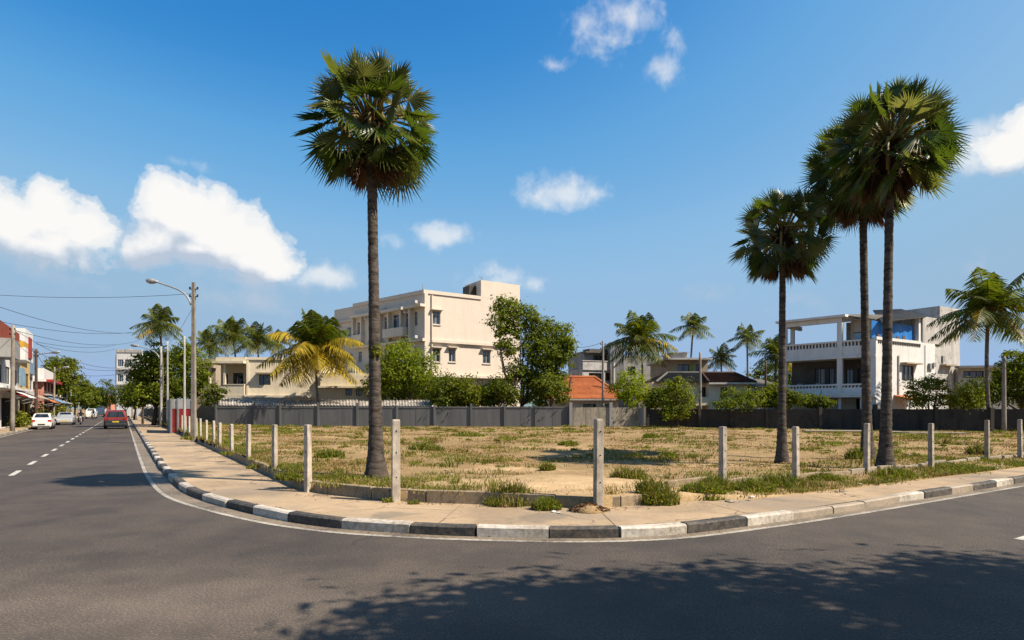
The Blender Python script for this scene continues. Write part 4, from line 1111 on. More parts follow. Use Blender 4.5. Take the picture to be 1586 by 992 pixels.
for k, (s, u, r, h, mt, lb) in enumerate([
    (8.35, 8.15, 34, 44, 'flower', 'tall yellow green bush weed against the low wall right of the tall post'),
    (6.25, 8.75, 24, 24, 'leaf_b', 'green weed sprouting at the wall foot left of the tall post'),
    (9.6, 8.15, 34, 22, 'leaf_b', 'leafy weed at the foot of the third tall-corner post'),
    (11.2, 8.2, 34, 26, 'leaf_b', 'leafy weed left of the post before the short palm'),
    (12.3, 8.3, 36, 26, 'leaf_d', 'dark green weed right of the post before the short palm'),
    (10.4, 8.5, 26, 30, 'leaf_o', 'tall straggly weed between two posts near the drain'),
    (14.2, 8.4, 26, 14, 'leaf_o', 'low weed on the verge before the palm pair')]):
    p = SU(s, u, lot_z(s, u) if u > fence_u(s) else .14)
    weed(0, 0, r, h, lb, 230+k, mt, n=620, on=p, leafy=.8)
for k, (px, py) in enumerate([(352, 716), (392, 738), (435, 757), (602, 778), (640, 781), (775, 785), (345, 700), (290, 690)]):
    p = ground(px, py, .135)
    weed(0, 0, 10, 10, 'small weed sprouting at the foot of the low wall, %s' % ['beside the fifth bend post', 'under the fourth bend post', 'under the third bend post', 'left of the white corner post', 'right of the white corner post', 'midway between the tall posts', 'by the bare soil edge', 'near the red gate'][k], 250+k, 'leaf_y', n=60, on=p, straw=.4)
# ------------------------------------------------------------------ buildings
class Face:
    """a wall plane: u runs left to right as seen from outside, n points out"""
    def __init__(s, a, b):
        s.o = Vector((a[0], a[1], 0)); d = Vector((b[0]-a[0], b[1]-a[1], 0)); s.w = d.length; s.d = d/s.w
        s.n = Vector((s.d.y, -s.d.x, 0))
    def P(s, u, d, z): p = s.o + s.d*u + s.n*d; return Vector((p.x, p.y, z))
    def u(s, px):
        k = (px-CX)/FOC; return (k*s.o.y - s.o.x)/(s.d.x - k*s.d.y)
    def Y(s, u): return s.o.y + s.d.y*u
    def z(s, px, py): return zat(py, s.Y(s.u(px)))
    def rect(s, x0, y0, x1, y1):
        u0, u1 = s.u(x0), s.u(x1); Y = s.Y((u0+u1)/2)
        return (u0, u1, zat(y1, Y), zat(y0, Y))
    def box(s, mb, u0, u1, d0, d1, z0, z1, mi=0):
        mb.obb(s.P(u0, d1, z0), s.d*(u1-u0), s.n*(d0-d1), Vector((0, 0, z1-z0)), mi)

def wall_face(mb, F, z0, z1, ops, depth=.2, mi=0):
    us = sorted({0, F.w} | {max(0, min(F.w, o[k])) for o in ops for k in (0, 1)})
    zs = sorted({z0, z1} | {max(z0, min(z1, o[k])) for o in ops for k in (2, 3)})
    for a, b in zip(us[:-1], us[1:]):
        for c, d in zip(zs[:-1], zs[1:]):
            um, zm = (a+b)/2, (c+d)/2
            if any(o[0] < um < o[1] and o[2] < zm < o[3] for o in ops): continue
            mb.quad(F.P(a, 0, c), F.P(b, 0, c), F.P(b, 0, d), F.P(a, 0, d), mi)
    for o in ops:
        u0, u1, c, d = o[:4]
        for (p, q) in (((u0, c), (u1, c)), ((u1, c), (u1, d)), ((u1, d), (u0, d)), ((u0, d), (u0, c))):
            mb.quad(F.P(p[0], 0, p[1]), F.P(q[0], 0, q[1]), F.P(q[0], -depth, q[1]), F.P(p[0], -depth, p[1]), mi)

def window(parent, F, r, frame, glass, n=2, hood=None, depth=.14, transom=False, name='window'):
    u0, u1, z0, z1 = r; t = min(.07, (u1-u0)*.1)
    mb = MB()
    for a, b, c, d in ((u0, u1, z0, z0+t), (u0, u1, z1-t, z1), (u0, u0+t, z0+t, z1-t), (u1-t, u1, z0+t, z1-t)):
        F.box(mb, a, b, -depth, -depth+.06, c, d)
    for k in range(1, n):
        um = u0 + (u1-u0)*k/n; F.box(mb, um-t*.4, um+t*.4, -depth, -depth+.05, z0+t, z1-t)
    if transom:
        zm = z0 + (z1-z0)*.74; F.box(mb, u0+t, u1-t, -depth, -depth+.045, zm-t*.4, zm+t*.4)
    w = mb.build(name, frame, parent)
    gb = MB(); gb.quad(F.P(u0, -depth+.01, z0), F.P(u1, -depth+.01, z0), F.P(u1, -depth+.01, z1), F.P(u0, -depth+.01, z1))
    gb.build('pane', glass, w)
    if hood:
        hb = MB(); F.box(hb, u0-.2, u1+.2, .003, .42, z1+.06, z1+.15); F.box(hb, u0-.06, u1+.06, .003, .1, z0-.09, z0-.01)
        hb.build('sunshade', hood, parent)
    return w

def block(parent, pts, z0, z1, wallmat, ops=None, roofmat=None, name='wall', roof=True, rname='roof'):
    """prism with real openings; pts run counter-clockwise seen from above"""
    mb = MB(); faces = []
    for i in range(len(pts)):
        F = Face(pts[i], pts[(i+1) % len(pts)]); faces.append(F)
        wall_face(mb, F, z0, z1, (ops or {}).get(i, []))
    o = mb.build(name, wallmat, parent)
    if roof:
        rb = MB(); n = len(pts); rb.add([(p[0], p[1], z1-.02) for p in pts], [tuple(range(n))])
        rb.build(rname, roofmat or wallmat, parent)
    return faces

def para(c, a, wa, b, wb):
    """corner c, right-hand face along a, left-hand face along b -> points from the far left corner round"""
    c, a, b = Vector(c), Vector(a).normalized(), Vector(b).normalized()
    return [c+b*wb, c, c+a*wa, c+a*wa+b*wb]

# --- cream three-storey block --------------------------------------
Yc = 62; C0 = (at(657, Yc), Yc, 0); a = (.836, .549, 0); b = (-.741, .672, 0)
pts = para(C0, a, 11.68, b, 12.5)
T = thing('apartment_block', (C0[0], C0[1], .3), 'large cream three-storey block with a stair tower on its flat roof', 'building')
zt = zat(450, Yc)
FL, FR = Face(pts[0], pts[1]), Face(pts[1], pts[2])
wr = [FR.rect(*q) for q in ((669.5,482,682,503), (669.5,540,682,561), (695,540,705.5,561), (747.5,543,759.5,563.5))]
wl = [FL.rect(*q) for q in ((641.5,483,646.5,505), (628,485,635.5,509), (608.5,487,620,510), (595,491,601,512), (584,493,589,515), (553.5,499,560.5,518.5), (641.5,538,647,552), (555,545,560.5,562), (586,541,592,560), (610,538,619,558))]
block(T, pts, .3, zt, M['cream'], {0: wl, 1: wr})
for r in wr: window(T, FR, r, M['frame_w'], M['glass'], 3 if r[1]-r[0] > 1 else 2, M['cream'], transom=True)
for r in wl: window(T, FL, r, M['frame_w'], M['glass'], 2, None, transom=True)
mb = MB()
for py in (474, 527):                                    # floor ledges
    z = zat(py, Yc)
    FL.box(mb, 0, FL.w+.3, .003, .75 if py == 474 else .45, z-.14, z+.14)
z = zat(528, Yc); FR.box(mb, .75, FR.w, .003, .28, z-.12, z+.14)
z = zat(581, Yc); FR.box(mb, .75, FR.w, .003, .5, z-.18, z+.05)
FR.box(mb, -.1, FR.u(745), .003, .12, zt-.3, zt+.06); FL.box(mb, -.05, FL.w+.1, .003, .14, zt-.32, zt+.06)
mb.each('floor_ledge', M['cream'], T)
mb = MB()
FR.box(mb, -.02, .34, .004, .16, .3, zt-.3)
for px in (638, 624, 605, 592, 563, 550):
    u = FL.u(px); FL.box(mb, u-.14, u+.14, .004, .4, zat(527, Yc)+.15, zat(474, Yc)-.15)
mb.each('pilaster', M['cream'], T)
mb = MB(); r = FL.rect(599, 508, 634, 522); FL.box(mb, FL.u(603), FL.u(634), .004, .9, zat(522, 64), zat(508.5, 64))
FL.box(mb, FL.u(551), FL.u(565), .004, .5, zat(527, 68), zat(517, 68))
mb.each('planter_box', M['cream'], T)
mb = MB()
for px, py in ((654, 470), (654, 523.5), (595, 487), (632, 480)):
    u = FL.u(px); z = zat(py, FL.Y(u)); FL.box(mb, u-.22, u+.22, .78, 1.1, z-.14, z+.16)
mb.each('spotlight', M['frame_w'], T)
u0 = FR.u(745); zb = zat(434, FR.Y(u0))
st = [FR.P(u0, 0, 0), FR.P(FR.w, 0, 0), FR.P(FR.w, -3.6, 0), FR.P(u0, -3.6, 0)]
block(T, st, zt-.02, zb, M['cream'], name='stair_tower', rname='tower_roof')
mb = MB(); Fs = Face(st[3], st[0]); Fs.box(mb, 1.2, 2.6, .003, .9, zt, zt+1.3); mb.build('water_tank_stand', M['frame_d'], T)
mb = MB(); p = FL.P(FL.u(650), -.4, zt); mb.tube([p, p+Vector((0, 0, .7))], .04, 6)
p = FR.P(FR.u(755), -1, zb-.05); mb.tube([p, p+Vector((-.1, 0, .7))], .03, 6)
mb.tube([p+Vector((0, 0, .3)), p+Vector((-.4, 0, .8))], .025, 6); mb.build('antenna', M['steel'], T)
for px, py in ((596, 487), (633, 486), (571, 496)):
    u = FL.u(px); z = zat(py, FL.Y(u)); mb = MB(); FL.box(mb, u-.42, u+.42, .004, .38, z, z+.6); ac = mb.build('air_conditioner', M['frame_w'], T, bevel=.03)
    mb = MB(); mb.lathe(FL.P(u+.1, .385, z+.3), [(.23, 0), (.23, .015), (.05, .02)], 14, axis=FL.n); mb.build('fan_grille', M['greyp'], ac)
# set-back wing at its far end
p0 = Vector(pts[0]); bb = Vector(b)
wp = [p0+bb*4.6+FL.n*-.3, p0+FL.n*-.3, p0+FL.n*-6, p0+bb*4.6+FL.n*-6]
Fw = Face(wp[0], wp[1]); ww = [Fw.rect(537, 507, 546, 522), Fw.rect(521, 512, 529, 526), Fw.rect(538, 548, 546, 562)]
block(T, wp, .3, zat(477, 72), M['cream'], {0: ww}, name='rear_wing', rname='wing_roof')
for r in ww: window(T, Fw, r, M['frame_w'], M['glass'], 2)
mb = MB(); Fw.box(mb, -.1, Fw.w, .003, .3, zat(498, 72)-.12, zat(498, 72)+.12); mb.each('floor_ledge', M['cream'], T)
pb = MB(); u = FR.u(658)+.75
pb.tube([FR.P(u, .1, .5), FR.P(u, .1, zt-.4)], .07, 6); pb.build('drainpipe', M['cream'], T)
mb = MB(); FR.box(mb, .5, 10, .004, 1.3, 4.2, 4.35); mb.build('canopy', M['tile_b'], T)

# --- two-storey cream house ----------------------------------------
Yh = 60; T = thing('cream_house', (at(382, Yh), Yh, .3), 'two-storey cream house with a corner balcony behind the corrugated sheets', 'building')
x0, x1, xr = at(382, Yh), at(440, Yh), at(568, Yh)
zt = zat(554, Yh)
pts = [(x0, Yh), (xr-4.8, Yh+1.2), (xr-4.8, Yh+9), (x0, Yh+9)]
F = Face(pts[0], pts[1]); w = [F.rect(401.5, 581, 419, 596.5)]
block(T, pts, .3, zt, M['cream2'], {0: w}); window(T, F, w[0], M['frame_d'], M['glass_d'], 3, None)
mb = MB(); F.box(mb, w[0][0]-.25, w[0][1]+.3, .003, .6, w[0][3]+.1, w[0][3]+.22); mb.build('sunshade', M['dullcream'], T)
mb = MB(); F.box(mb, -.1, F.w, .003, .12, zt-.22, zt+.03); z = zat(614.5, Yh); F.box(mb, -.1, F.w, .003, .35, z-.1, z+.12); F.box(mb, 0, .22, .004, .1, z+.13, zt-.24); mb.build('cornice', M['cream2'], T)
# balcony wing to its left
Yb = 60.6; bx0, bx1 = at(337, Yb), at(381.5, Yb)
pts = [(at(342, Yb+1.8), Yb+1.8), (x0-.01, Yb+1.8), (x0-.01, Yb+8), (at(342, Yb+1.8), Yb+8)]
F = Face(pts[0], pts[1]); w = [F.rect(361, 578, 377, 596), F.rect(347, 580, 353, 606)]
block(T, pts, .3, zt-.1, M['cream2'], {0: w}, name='wing_wall', rname='wing_roof')
for r in w: window(T, F, r, M['frame_d'], M['glass_d'], 2)
z = zat(614.5, Yb); zr = zat(564, Yb)
mb = MB(); mb.box(bx0-.5, x0-.02, Yb-1.1, Yb+1.79, z-.18, z+.14); mb.build('balcony_floor', M['cream2'], T)
mb = MB(); mb.box(bx0-.7, x0-.02, Yb-1.3, Yb+1.79, zr-.02, zr+.2)
mb.build('balcony_roof', M['cream2'], T)
mb = MB(); mb.box(bx0+.2, x0-.02, Yb-.8, Yb+1.7, zr+.2, zt+.02); mb.build('parapet', M['cream2'], T)
mb = MB(); zb = zat(597, Yb)
mb.box(at(354, Yb), x0-.03, Yb-1.05, Yb-.87, z+.14, zb); mb.box(bx0-.4, at(354, Yb), Yb-1.05, Yb-.87, z+.14, zb-.15); mb.box(bx0-.44, bx0-.26, Yb-.86, Yb+1.7, z+.14, zb-.15)
mb.box(at(354, Yb)-.03, x0-.03, Yb-1.1, Yb-.82, zb, zb+.07); mb.build('balustrade', M['cream2'], T)
mb = MB(); mb.box(bx0-.42, bx0-.2, Yb-1.04, Yb-.86, zb-.1, zr); mb.box(at(355, Yb)-.1, at(355, Yb)+.1, Yb-1.03, Yb-.85, zb+.07, zr); mb.each('column', M['cream2'], T)
# lower block to its right
T2 = thing('cream_annexe', (at(548, 61), 61, .3), 'low cream building behind the yellow coconut palm', 'building')
pts = [(xr-4.75, 60.6), (xr, 61), (xr, 68), (xr-4.75, 68)]
F = Face(pts[0], pts[1]); w = [F.rect(535, 603, 545, 613), F.rect(551, 603, 560, 613)]
block(T2, pts, .3, zat(578, 61), M['cream2'], {0: w})
for r in w: window(T2, F, r, M['frame_d'], M['glass_d'], 2)
mb = MB(); F.box(mb, -.1, F.w+.1, .003, .5, zat(600, 61)-.08, zat(600, 61)+.1); mb.build('sunshade', M['cream2'], T2)
# the older house behind the street trees
T = thing('old_house', (at(320, 66), 66, .3), 'old cream house mostly hidden behind the trees by the lamp pole', 'building')
pts = [(at(296, 66), 66), (at(334, 66), 66), (at(334, 66), 73), (at(296, 66), 73)]
F = Face(pts[0], pts[1]); w = [F.rect(316, 578, 324, 596)]
block(T, pts, .3, zat(556, 66), M['dullcream'], {0: w}); window(T, F, w[0], M['frame_d'], M['glass_d'], 2)
mb = MB(); F.box(mb, -.4, F.w+.2, .003, .9, zat(571, 66), zat(569, 66)+.2); mb.build('sunshade', M['dullcream'], T)

# --- red tiled house ------------------------------------------------
def hip_roof(parent, x0, x1, y0, y1, ze, zr, rx0, rx1, mat, rows=14, name='roof', yr=None):
    """hip roof with courses of tiles stepped down the slopes"""
    mb = MB(); yr = yr if yr is not None else (y0+y1)/2
    def slope(A, B, Cc, D, n):                # A,B eave ; D,C ridge
        A, B, Cc, D = map(Vector, (A, B, Cc, D))
        nrm_ = (B-A).cross(D-A).normalized()
        for k in range(n):
            f0, f1 = k/n, (k+1)/n
            l0, l1 = A.lerp(D, f0), A.lerp(D, f1); r0, r1 = B.lerp(Cc, f0), B.lerp(Cc, f1)
            up = nrm_*.06
            mb.quad(l0+up, r0+up, r1, l1); mb.quad(l0, r0, r0+up, l0+up)
    e = [(x0, y0, ze), (x1, y0, ze), (x1, y1, ze), (x0, y1, ze)]; r0, r1 = (rx0, yr, zr), (rx1, yr, zr)
    slope(e[0], e[1], r1, r0, rows); slope(e[1], e[2], r1, r1, rows); slope(e[2], e[3], r0, r1, rows); slope(e[3], e[0], r0, r0, rows)
    mb.tube([Vector(r0)+Vector((0, 0, .05)), Vector(r1)+Vector((0, 0, .05))], .13, 8)
    for p, q in ((e[0], r0), (e[1], r1), (e[2], r1), (e[3], r0)):
        mb.tube([Vector(p)+Vector((0, 0, .06)), Vector(q)+Vector((0, 0, .06))], .11, 8)
    mb.add([(x0+.05, y0+.05, ze-.01), (x1-.05, y0+.05, ze-.01), (x1-.05, y1-.05, ze-.01), (x0+.05, y1-.05, ze-.01)], ((3, 2, 1, 0),))
    return mb.build(name, mat, parent)
Yr = 57; ze = zat(618, Yr)
T = thing('tiled_house', (at(920, Yr), Yr, .3), 'single-storey house with an orange-red tiled roof', 'building')
pts = [(at(852, Yr), Yr+.9), (at(960, Yr), Yr+.9), (at(960, Yr), Yr+7), (at(852, Yr), Yr+7)]
F = Face(pts[0], pts[1]); w = [F.rect(903, 626, 923, 632), F.rect(936, 626, 946, 632)]
block(T, pts, .3, ze+.02, M['white'], {0: w}, roof=False)
for r in w: window(T, F, (r[0], r[1], r[2]-.6, r[3]), M['frame_d'], M['glass_d'], 2)
zr = zat(585, Yr+3.8)
hip_roof(T, at(846, Yr), at(970, Yr), Yr, Yr+7.6, ze, zr, at(862, Yr+3.8), at(921, Yr+3.8), M['tile_r'], 18)
mb = MB(); p0 = Vector((at(879, Yr), Yr, ze+.1)); p1 = Vector((at(885.5, Yr+3.8), Yr+3.8, zr+.08)); mb.tube([p0, p1], .09, 6); mb.build('valley', M['tile_b'], T)
mb = MB(); mb.box(at(850, Yr), at(968, Yr), Yr-.03, Yr+.02, ze-.14, ze-.015); mb.build('fascia_board', M['frame_w'], T)

# --- brown-roofed house ---------------------------------------------
Yr = 58; ze = zat(592.5, Yr)
T = thing('brown_roofed_house', (at(1110, Yr), Yr, .3), 'cream house with a dark brown hip roof and a small balcony', 'building')
xa, xb, xc = at(1016, Yr), at(1101, Yr), at(1160, Yr)
pts = [(xa, Yr+1.6), (xb, Yr+1.6), (xb, Yr+.6), (xc, Yr+.6), (xc, Yr+8), (xa, Yr+8)]
F = Face(pts[0], pts[1]); G = Face(pts[2], pts[3])
w = [F.rect(1086, 600, 1095, 615), F.rect(1040, 600, 1052, 614)]; w2 = [G.rect(1116, 600.5, 1127, 614.5)]
block(T, pts, .3, ze+.1, M['cream2'], {0: w, 2: w2}, roof=False)
for r in w: window(T, F, r, M['frame_d'], M['glass_d'], 2)
window(T, G, w2[0], M['frame_d'], M['glass_d'], 2)
hip_roof(T, at(1098, Yr), at(1171, Yr), Yr, Yr+8, ze, zat(578.5, Yr+4), at(1087, Yr+4), at(1138, Yr+4), M['tile_b'], 16)
hip_roof(T, at(1016, Yr+1), at(1103, Yr+1), Yr+1.01, Yr+8.4, ze+.03, zat(578.3, Yr+4.6), at(1034, Yr+4.6), at(1084, Yr+4.6), M['asb'], 16, 'side_roof')
mb = MB(); mb.box(at(1098, Yr), at(1171, Yr), Yr-.04, Yr+.02, ze-.18, ze-.015); mb.build('fascia_board', M['frame_w'], T)
mb = MB(); mb.box(at(1080, Yr), xb-.02, Yr+.5, Yr+.7, zat(625, Yr), zat(615.5, Yr)); mb.box(at(1080, Yr), xb-.02, Yr+.45, Yr+1.59, zat(625, Yr)-.2, zat(625, Yr)); mb.build('balcony', M['cream2'], T)
T = thing('boundary_outbuilding', (at(1178, 60), 60, .3), 'small pale outbuilding with a low sloped roof right of the brown roof', 'building')
pts = [(at(1172, 60), 60), (at(1212, 60), 60), (at(1212, 60), 65), (at(1172, 60), 65)]
F = Face(pts[0], pts[1]); w = [F.rect(1196, 612, 1203, 620)]
block(T, pts, .3, zat(601, 60), M['white'], {0: w}, roof=False); window(T, F, w[0], M['frame_d'], M['glass_d'], 2)
mb = MB(); mb.obb((at(1170, 60), 59.6, zat(601, 60)), (at(1214, 60)-at(1170, 60), 0, 0), (0, 5.8, 1.0), (0, 0, .1)); mb.build('roof', M['asb'], T)

# --- white flats behind ---------------------------------------------
Yf = 75; T = thing('white_flats', (at(930, Yf), Yf, .3), 'stained white flats with a roof terrace behind the red tiled house', 'building')
pts = [(at(887, Yf+2), Yf+2), (at(902, Yf), Yf), (at(964, Yf), Yf+2), (at(964, Yf), Yf+12), (at(887, Yf+2), Yf+12)]
F = Face(pts[1], pts[2]); zt = zat(572, Yf)
w = [F.rect(912, 578, 932, 590), F.rect(938, 578, 948, 590)]
block(T, pts, .3, zt, M['whited'], {1: w})
for r in w: window(T, F, r, M['frame_d'], M['glass_d'], 2)
p2 = [(at(889, Yf+3), Yf+3), (at(905, Yf+2.2), Yf+2.2), (at(948, Yf+3), Yf+3.6), (at(948, Yf+3), Yf+11), (at(889, Yf+3), Yf+11)]
F = Face(p2[1], p2[2]); w = [F.rect(919, 551, 942, 566)]
block(T, p2, zt, zat(547, Yf+2), M['greyp'], {1: w}, name='upper_wall', rname='upper_roof'); window(T, F, w[0], M['frame_d'], M['glass_d'], 4)
mb = MB(); F.box(mb, -.2, F.w, -2, .8, zat(547, Yf+2), zat(547, Yf+2)+.18); F.box(mb, .6, F.w, -1.6, .2, zat(547, Yf+2)+.18, zat(540, Yf+2)); mb.build('roof_slab', M['asb'], T)
G = Face(pts[1], pts[2]); mb = MB(); G.box(mb, 0, G.u(945), .003, .15, zt-.1, zat(559.5, Yf)); G.box(mb, -.1, G.u(945)+.1, .0, .22, zat(559.5, Yf), zat(559.5, Yf)+.09); mb.build('terrace_parapet', M['whited'], T)
p3 = [(at(945, Yf+1), Yf+1), (at(966, Yf+1), Yf+1), (at(966, Yf+1), Yf+8), (at(945, Yf+1), Yf+8)]
block(T, p3, .3, zat(530, Yf+1), M['greyp'], name='tower', rname='tower_roof')
p4 = [(at(966.5, Yf+2), Yf+2), (at(1036, Yf+2), Yf+2), (at(1036, Yf+2), Yf+10), (at(966.5, Yf+2), Yf+10)]
F = Face(p4[0], p4[1]); w = [F.rect(1016, 568, 1028, 582), F.rect(972, 568, 984, 582)]
block(T, p4, .3, zat(552, Yf+2), M['whited'], {0: w}, name='side_wing', rname='side_roof')
for r in w: window(T, F, r, M['frame_d'], M['glass_d'], 2)
mb = MB(); mb.tube([(at(950, Yf), Yf-.1, 1), (at(950, Yf), Yf-.1, zat(562, Yf))], .2, 8); mb.build('column', M['whited'], T)

# --- slab-roofed house ----------------------------------------------
Ys = 67; T = thing('slab_roofed_house', (at(1068, Ys), Ys, .3), 'unfinished flat-slab house rising behind the brown roof', 'building')
pts = [(at(1036, Ys), Ys), (at(1096, Ys), Ys), (at(1096, Ys), Ys+9), (at(1036, Ys), Ys+9)]
F = Face(pts[0], pts[1]); w = [F.rect(1050, 564.5, 1067.5, 577), F.rect(1077, 564.5, 1083, 577)]
zt = zat(558.5, Ys)
block(T, pts, .3, zt, M['dullcream'], {0: w})
for r in w: window(T, F, r, M['frame_d'], M['glass_d'], 2)
mb = MB(); mb.box(at(1036, Ys)-.4, at(1098.5, Ys), Ys-1.1, Ys+9.3, zt, zt+.2); mb.build('roof_slab', M['whited'], T)
mb = MB(); F.box(mb, F.u(1069), F.u(1073), .003, .05, zat(577, Ys), zat(562, Ys)); mb.build('painted_panel', M['greenpaint'], T)
mb = MB(); mb.box(at(1040, Ys+2), at(1064, Ys+2), Ys+2, Ys+6, zt+.2, zat(547.5, Ys+2)); mb.box(at(1038, Ys+2), at(1066, Ys+2), Ys+1.7, Ys+6.3, zat(547.5, Ys+2), zat(546, Ys+2)); mb.build('roof_room', M['whited'], T)

# --- white balcony house --------------------------------------------
Yw = 49.5; C0 = (at(1357, Yw), Yw, 0); a = Vector((.854, .521, 0)); b = Vector((-.672, .740, 0)).normalized()
T = thing('balcony_house', (C0[0], C0[1], .25), 'white two-storey house with open balconies, grey roof and a blue tarpaulin', 'building')
LW, RW = 7.6, 9.6
pts = para(C0, a, RW, b, LW)
FL, FR = Face(pts[0], pts[1]), Face(pts[1], pts[2])
LW = LW; uL = FL.u(1243)
zg = zat(632, Yw); z1 = zat(611, Yw); z2 = zat(549.5, Yw); z3 = zat(524, Yw); zroof = zat(486, Yw)
zs1 = zat(609.5, Yw)       # first slab
dep = 2.0                  # depth of the verandas
# main body behind the verandas
inner = [FL.P(0, -dep, 0), FL.P(FL.w, -dep, 0)]
F2 = Face(inner[0], inner[1])
body = [inner[0], FL.P(FL.w, -dep, 0), FR.P(0, 0, 0)]
c_in = FL.P(FL.w, -dep, 0)
# right-hand face is one tall wall; its own openings
wr = [FR.rect(1396.5, 566.5, 1415.5, 590), FR.rect(1457.5, 569, 1469, 582)]
top_r = zat(523, Yw)
mb = MB(); wall_face(mb, FR, .25, top_r, wr)
back = Face(pts[2], pts[3]); wall_face(mb, back, .25, top_r, []); lf = Face(pts[3], F2.P(0, 0, 0)); wall_face(mb, lf, .25, top_r, [])
wl = [F2.rect(1262, 571, 1278, 596), F2.rect(1284, 571, 1291, 598), F2.rect(1310, 572, 1321, 597), F2.rect(1328, 571, 1338, 596)]
wl = [(max(.2, r[0]), min(F2.w-.2, r[1]), r[2], r[3]) for r in wl]
gl = [F2.rect(1326, 618, 1344, 634)]
wall_face(mb, F2, .25, zs1-.1, [(max(.2, r[0]), r[1], .3, r[3]) for r in gl]); wall_face(mb, F2, z2-.1, top_r, [])
mb.build('wall', M['white'], T)
mb = MB(); wall_face(mb, F2, zs1-.1, z2-.1, wl); mb.build('veranda_shade_wall', M['shade'], T)  # inner wall coloured dark, the veranda's deep shade put into its colour
for r in wr: window(T, FR, r, M['frame_d'], M['glass_d'], 3)
mb = MB()
for r in wr: FR.box(mb, r[0]-.2, r[1]+.5, .003, .5, r[3]+.1, r[3]+.22)
mb.each('sunshade', M['dullcream'], T)
for r in wl: window(T, F2, r, M['frame_d'], M['glass_d'], 2, name='veranda_window')
r = gl[0]; window(T, F2, (max(.2, r[0]), r[1], .3, r[3]), M['frame_d'], M['dark'], 1, name='ground_door')
# slabs
mb = MB()
for z, o in ((zs1, .35), (z2, .12)):
    FL.box(mb, -.3, FL.w+.0, -dep+.01, o, z-.16, z+.06)
FL.box(mb, -.3, FL.w, -dep+.01, .36, zs1-.3, zs1-.17)
mb.each('veranda_floor', M['white'], T)
# balustrades: solid lower band, rail, balusters
def balustrade(parent, F, u0, u1, zb, ztop, d=0.0, solid=.58):
    mb = MB(); F.box(mb, u0, u1, d-.16, d, zb, zb+(ztop-zb)*solid); F.box(mb, u0, u1, d-.2, d+.05, ztop-.14, ztop)
    n = max(2, int((u1-u0)/.27))
    for k in range(n):
        u = u0 + (u1-u0)*(k+.5)/n; F.box(mb, u-.055, u+.055, d-.12, d-.04, zb+(ztop-zb)*solid, ztop-.14)
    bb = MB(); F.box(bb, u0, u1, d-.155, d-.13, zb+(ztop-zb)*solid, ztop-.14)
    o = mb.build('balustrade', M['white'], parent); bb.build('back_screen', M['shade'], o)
um = FL.u(1300.5); 
for zb, zt_, so in ((zs1+.06, zat(593.5, Yw), .6), (z2+.06, z3, .62)):
    balustrade(T, FL, .25, um-.2, zb, zt_, 0, so); balustrade(T, FL, um+.2, FL.w-.35, zb, zt_, 0, so)
mb = MB()
for u, zz in ((.0, zroof-.05), (um-.2, zroof+.02)):
    FL.box(mb, u, u+.4, -.24, .06, zs1+.06, zz)
FL.box(mb, FL.w-.4, FL.w, -.3, .05, zs1+.06, z3); FL.box(mb, 0, .3, -dep+.02, -dep+.3, z2+.06, zroof-.05)
FL.box(mb, um-.15, um+.2, -dep-1.3, -dep-1.0, z2, zroof)
mb.each('column', M['white'], T)
mb = MB(); FL.box(mb, um-.1, um+.1, -.2, 0.01, .25, zs1-.3); FL.box(mb, 0.1, .3, -.2, 0.01, .25, zs1-.3); FL.box(mb, FL.w-1.2, FL.w-.02, -.2, .0, .25, zs1-.3); mb.each('ground_pier', M['white'], T)
# terrace roof over the left bay
mb = MB(); A = FL.P(-.45, .35, zroof-.02); mb.obb(A, FL.d*(um+1.0), -FL.n*4.4 + Vector((0, 0, .1)), Vector((0, 0, .2))); mb.build('terrace_roof', M['white'], T)
mb = MB(); FL.box(mb, 0, um+.2, -.2, .04, zroof-.42, zroof-.03); FL.box(mb, 0, .2, -3.8, -.21, zroof-.4, zroof-.03); mb.build('roof_beam', M['white'], T)
# upper rooms behind the terrace
ur = [FL.P(um+.25, -2.6, 0), FL.P(FL.w-.6, -1.5, 0), FL.P(FL.w-.6, -6, 0), FL.P(um+.25, -6, 0)]
block(T, ur, top_r-.3, zroof-.1, M['white'], {0: []}, name='upper_room', roof=False)
ur2 = [FL.P(um-.6, -3.2, 0), FL.P(um+.24, -3.2, 0), FL.P(um+.24, -6, 0), FL.P(um-.6, -6, 0)]
block(T, ur2, top_r-.3, zroof-.1, M['greyp'], name='stair_wall', roof=False)
# small corrugated roof on the left of the valley and the big roof over the right
def corr(parent, A, B, Cc, D, name, mat, n=40, th=.05):
    """corrugated sheet: A,B along the eave, D,C along the ridge"""
    A, B, Cc, D = map(Vector, (A, B, Cc, D)); up = (B-A).cross(D-A).normalized(); mb = MB(); vs = []
    for k in range(n*2+1):
        f = k/(n*2); o = up*(th if k % 2 else 0)
        vs += [A.lerp(B, f)+o, D.lerp(Cc, f)+o]
    b0 = [v - up*.06 for v in vs]
    fs = [(2*k, 2*k+2, 2*k+3, 2*k+1) for k in range(n*2)]
    mb.add(vs, fs); mb.add(b0, [tuple(reversed(f)) for f in fs])
    mb.add([vs[0], vs[1], b0[1], b0[0]], ((0, 1, 2, 3),)); mb.add([vs[-2], vs[-1], b0[-1], b0[-2]], ((3, 2, 1, 0),))
    for k in range(n*2): mb.quad(b0[2*k], b0[2*k+2], vs[2*k+2], vs[2*k])
    return mb.build(name, mat, parent)
def FZ(F, px, py, d=0.0):
    u = F.u(px); p = F.P(u, d, 0); p.z = zat(py, F.Y(u)); return p
eA = FZ(FL, 1303, 488, -.2); eB = FL.P(FL.w-.35, -.9, zroof-.35)
corr(T, eA, eB, FL.P(FL.w-.35, -3.4, zroof+.25), FL.P(um+.15, -3.4, zroof+.55), 'side_roof', M['asb'], 24)
ue = FR.u(1428); 
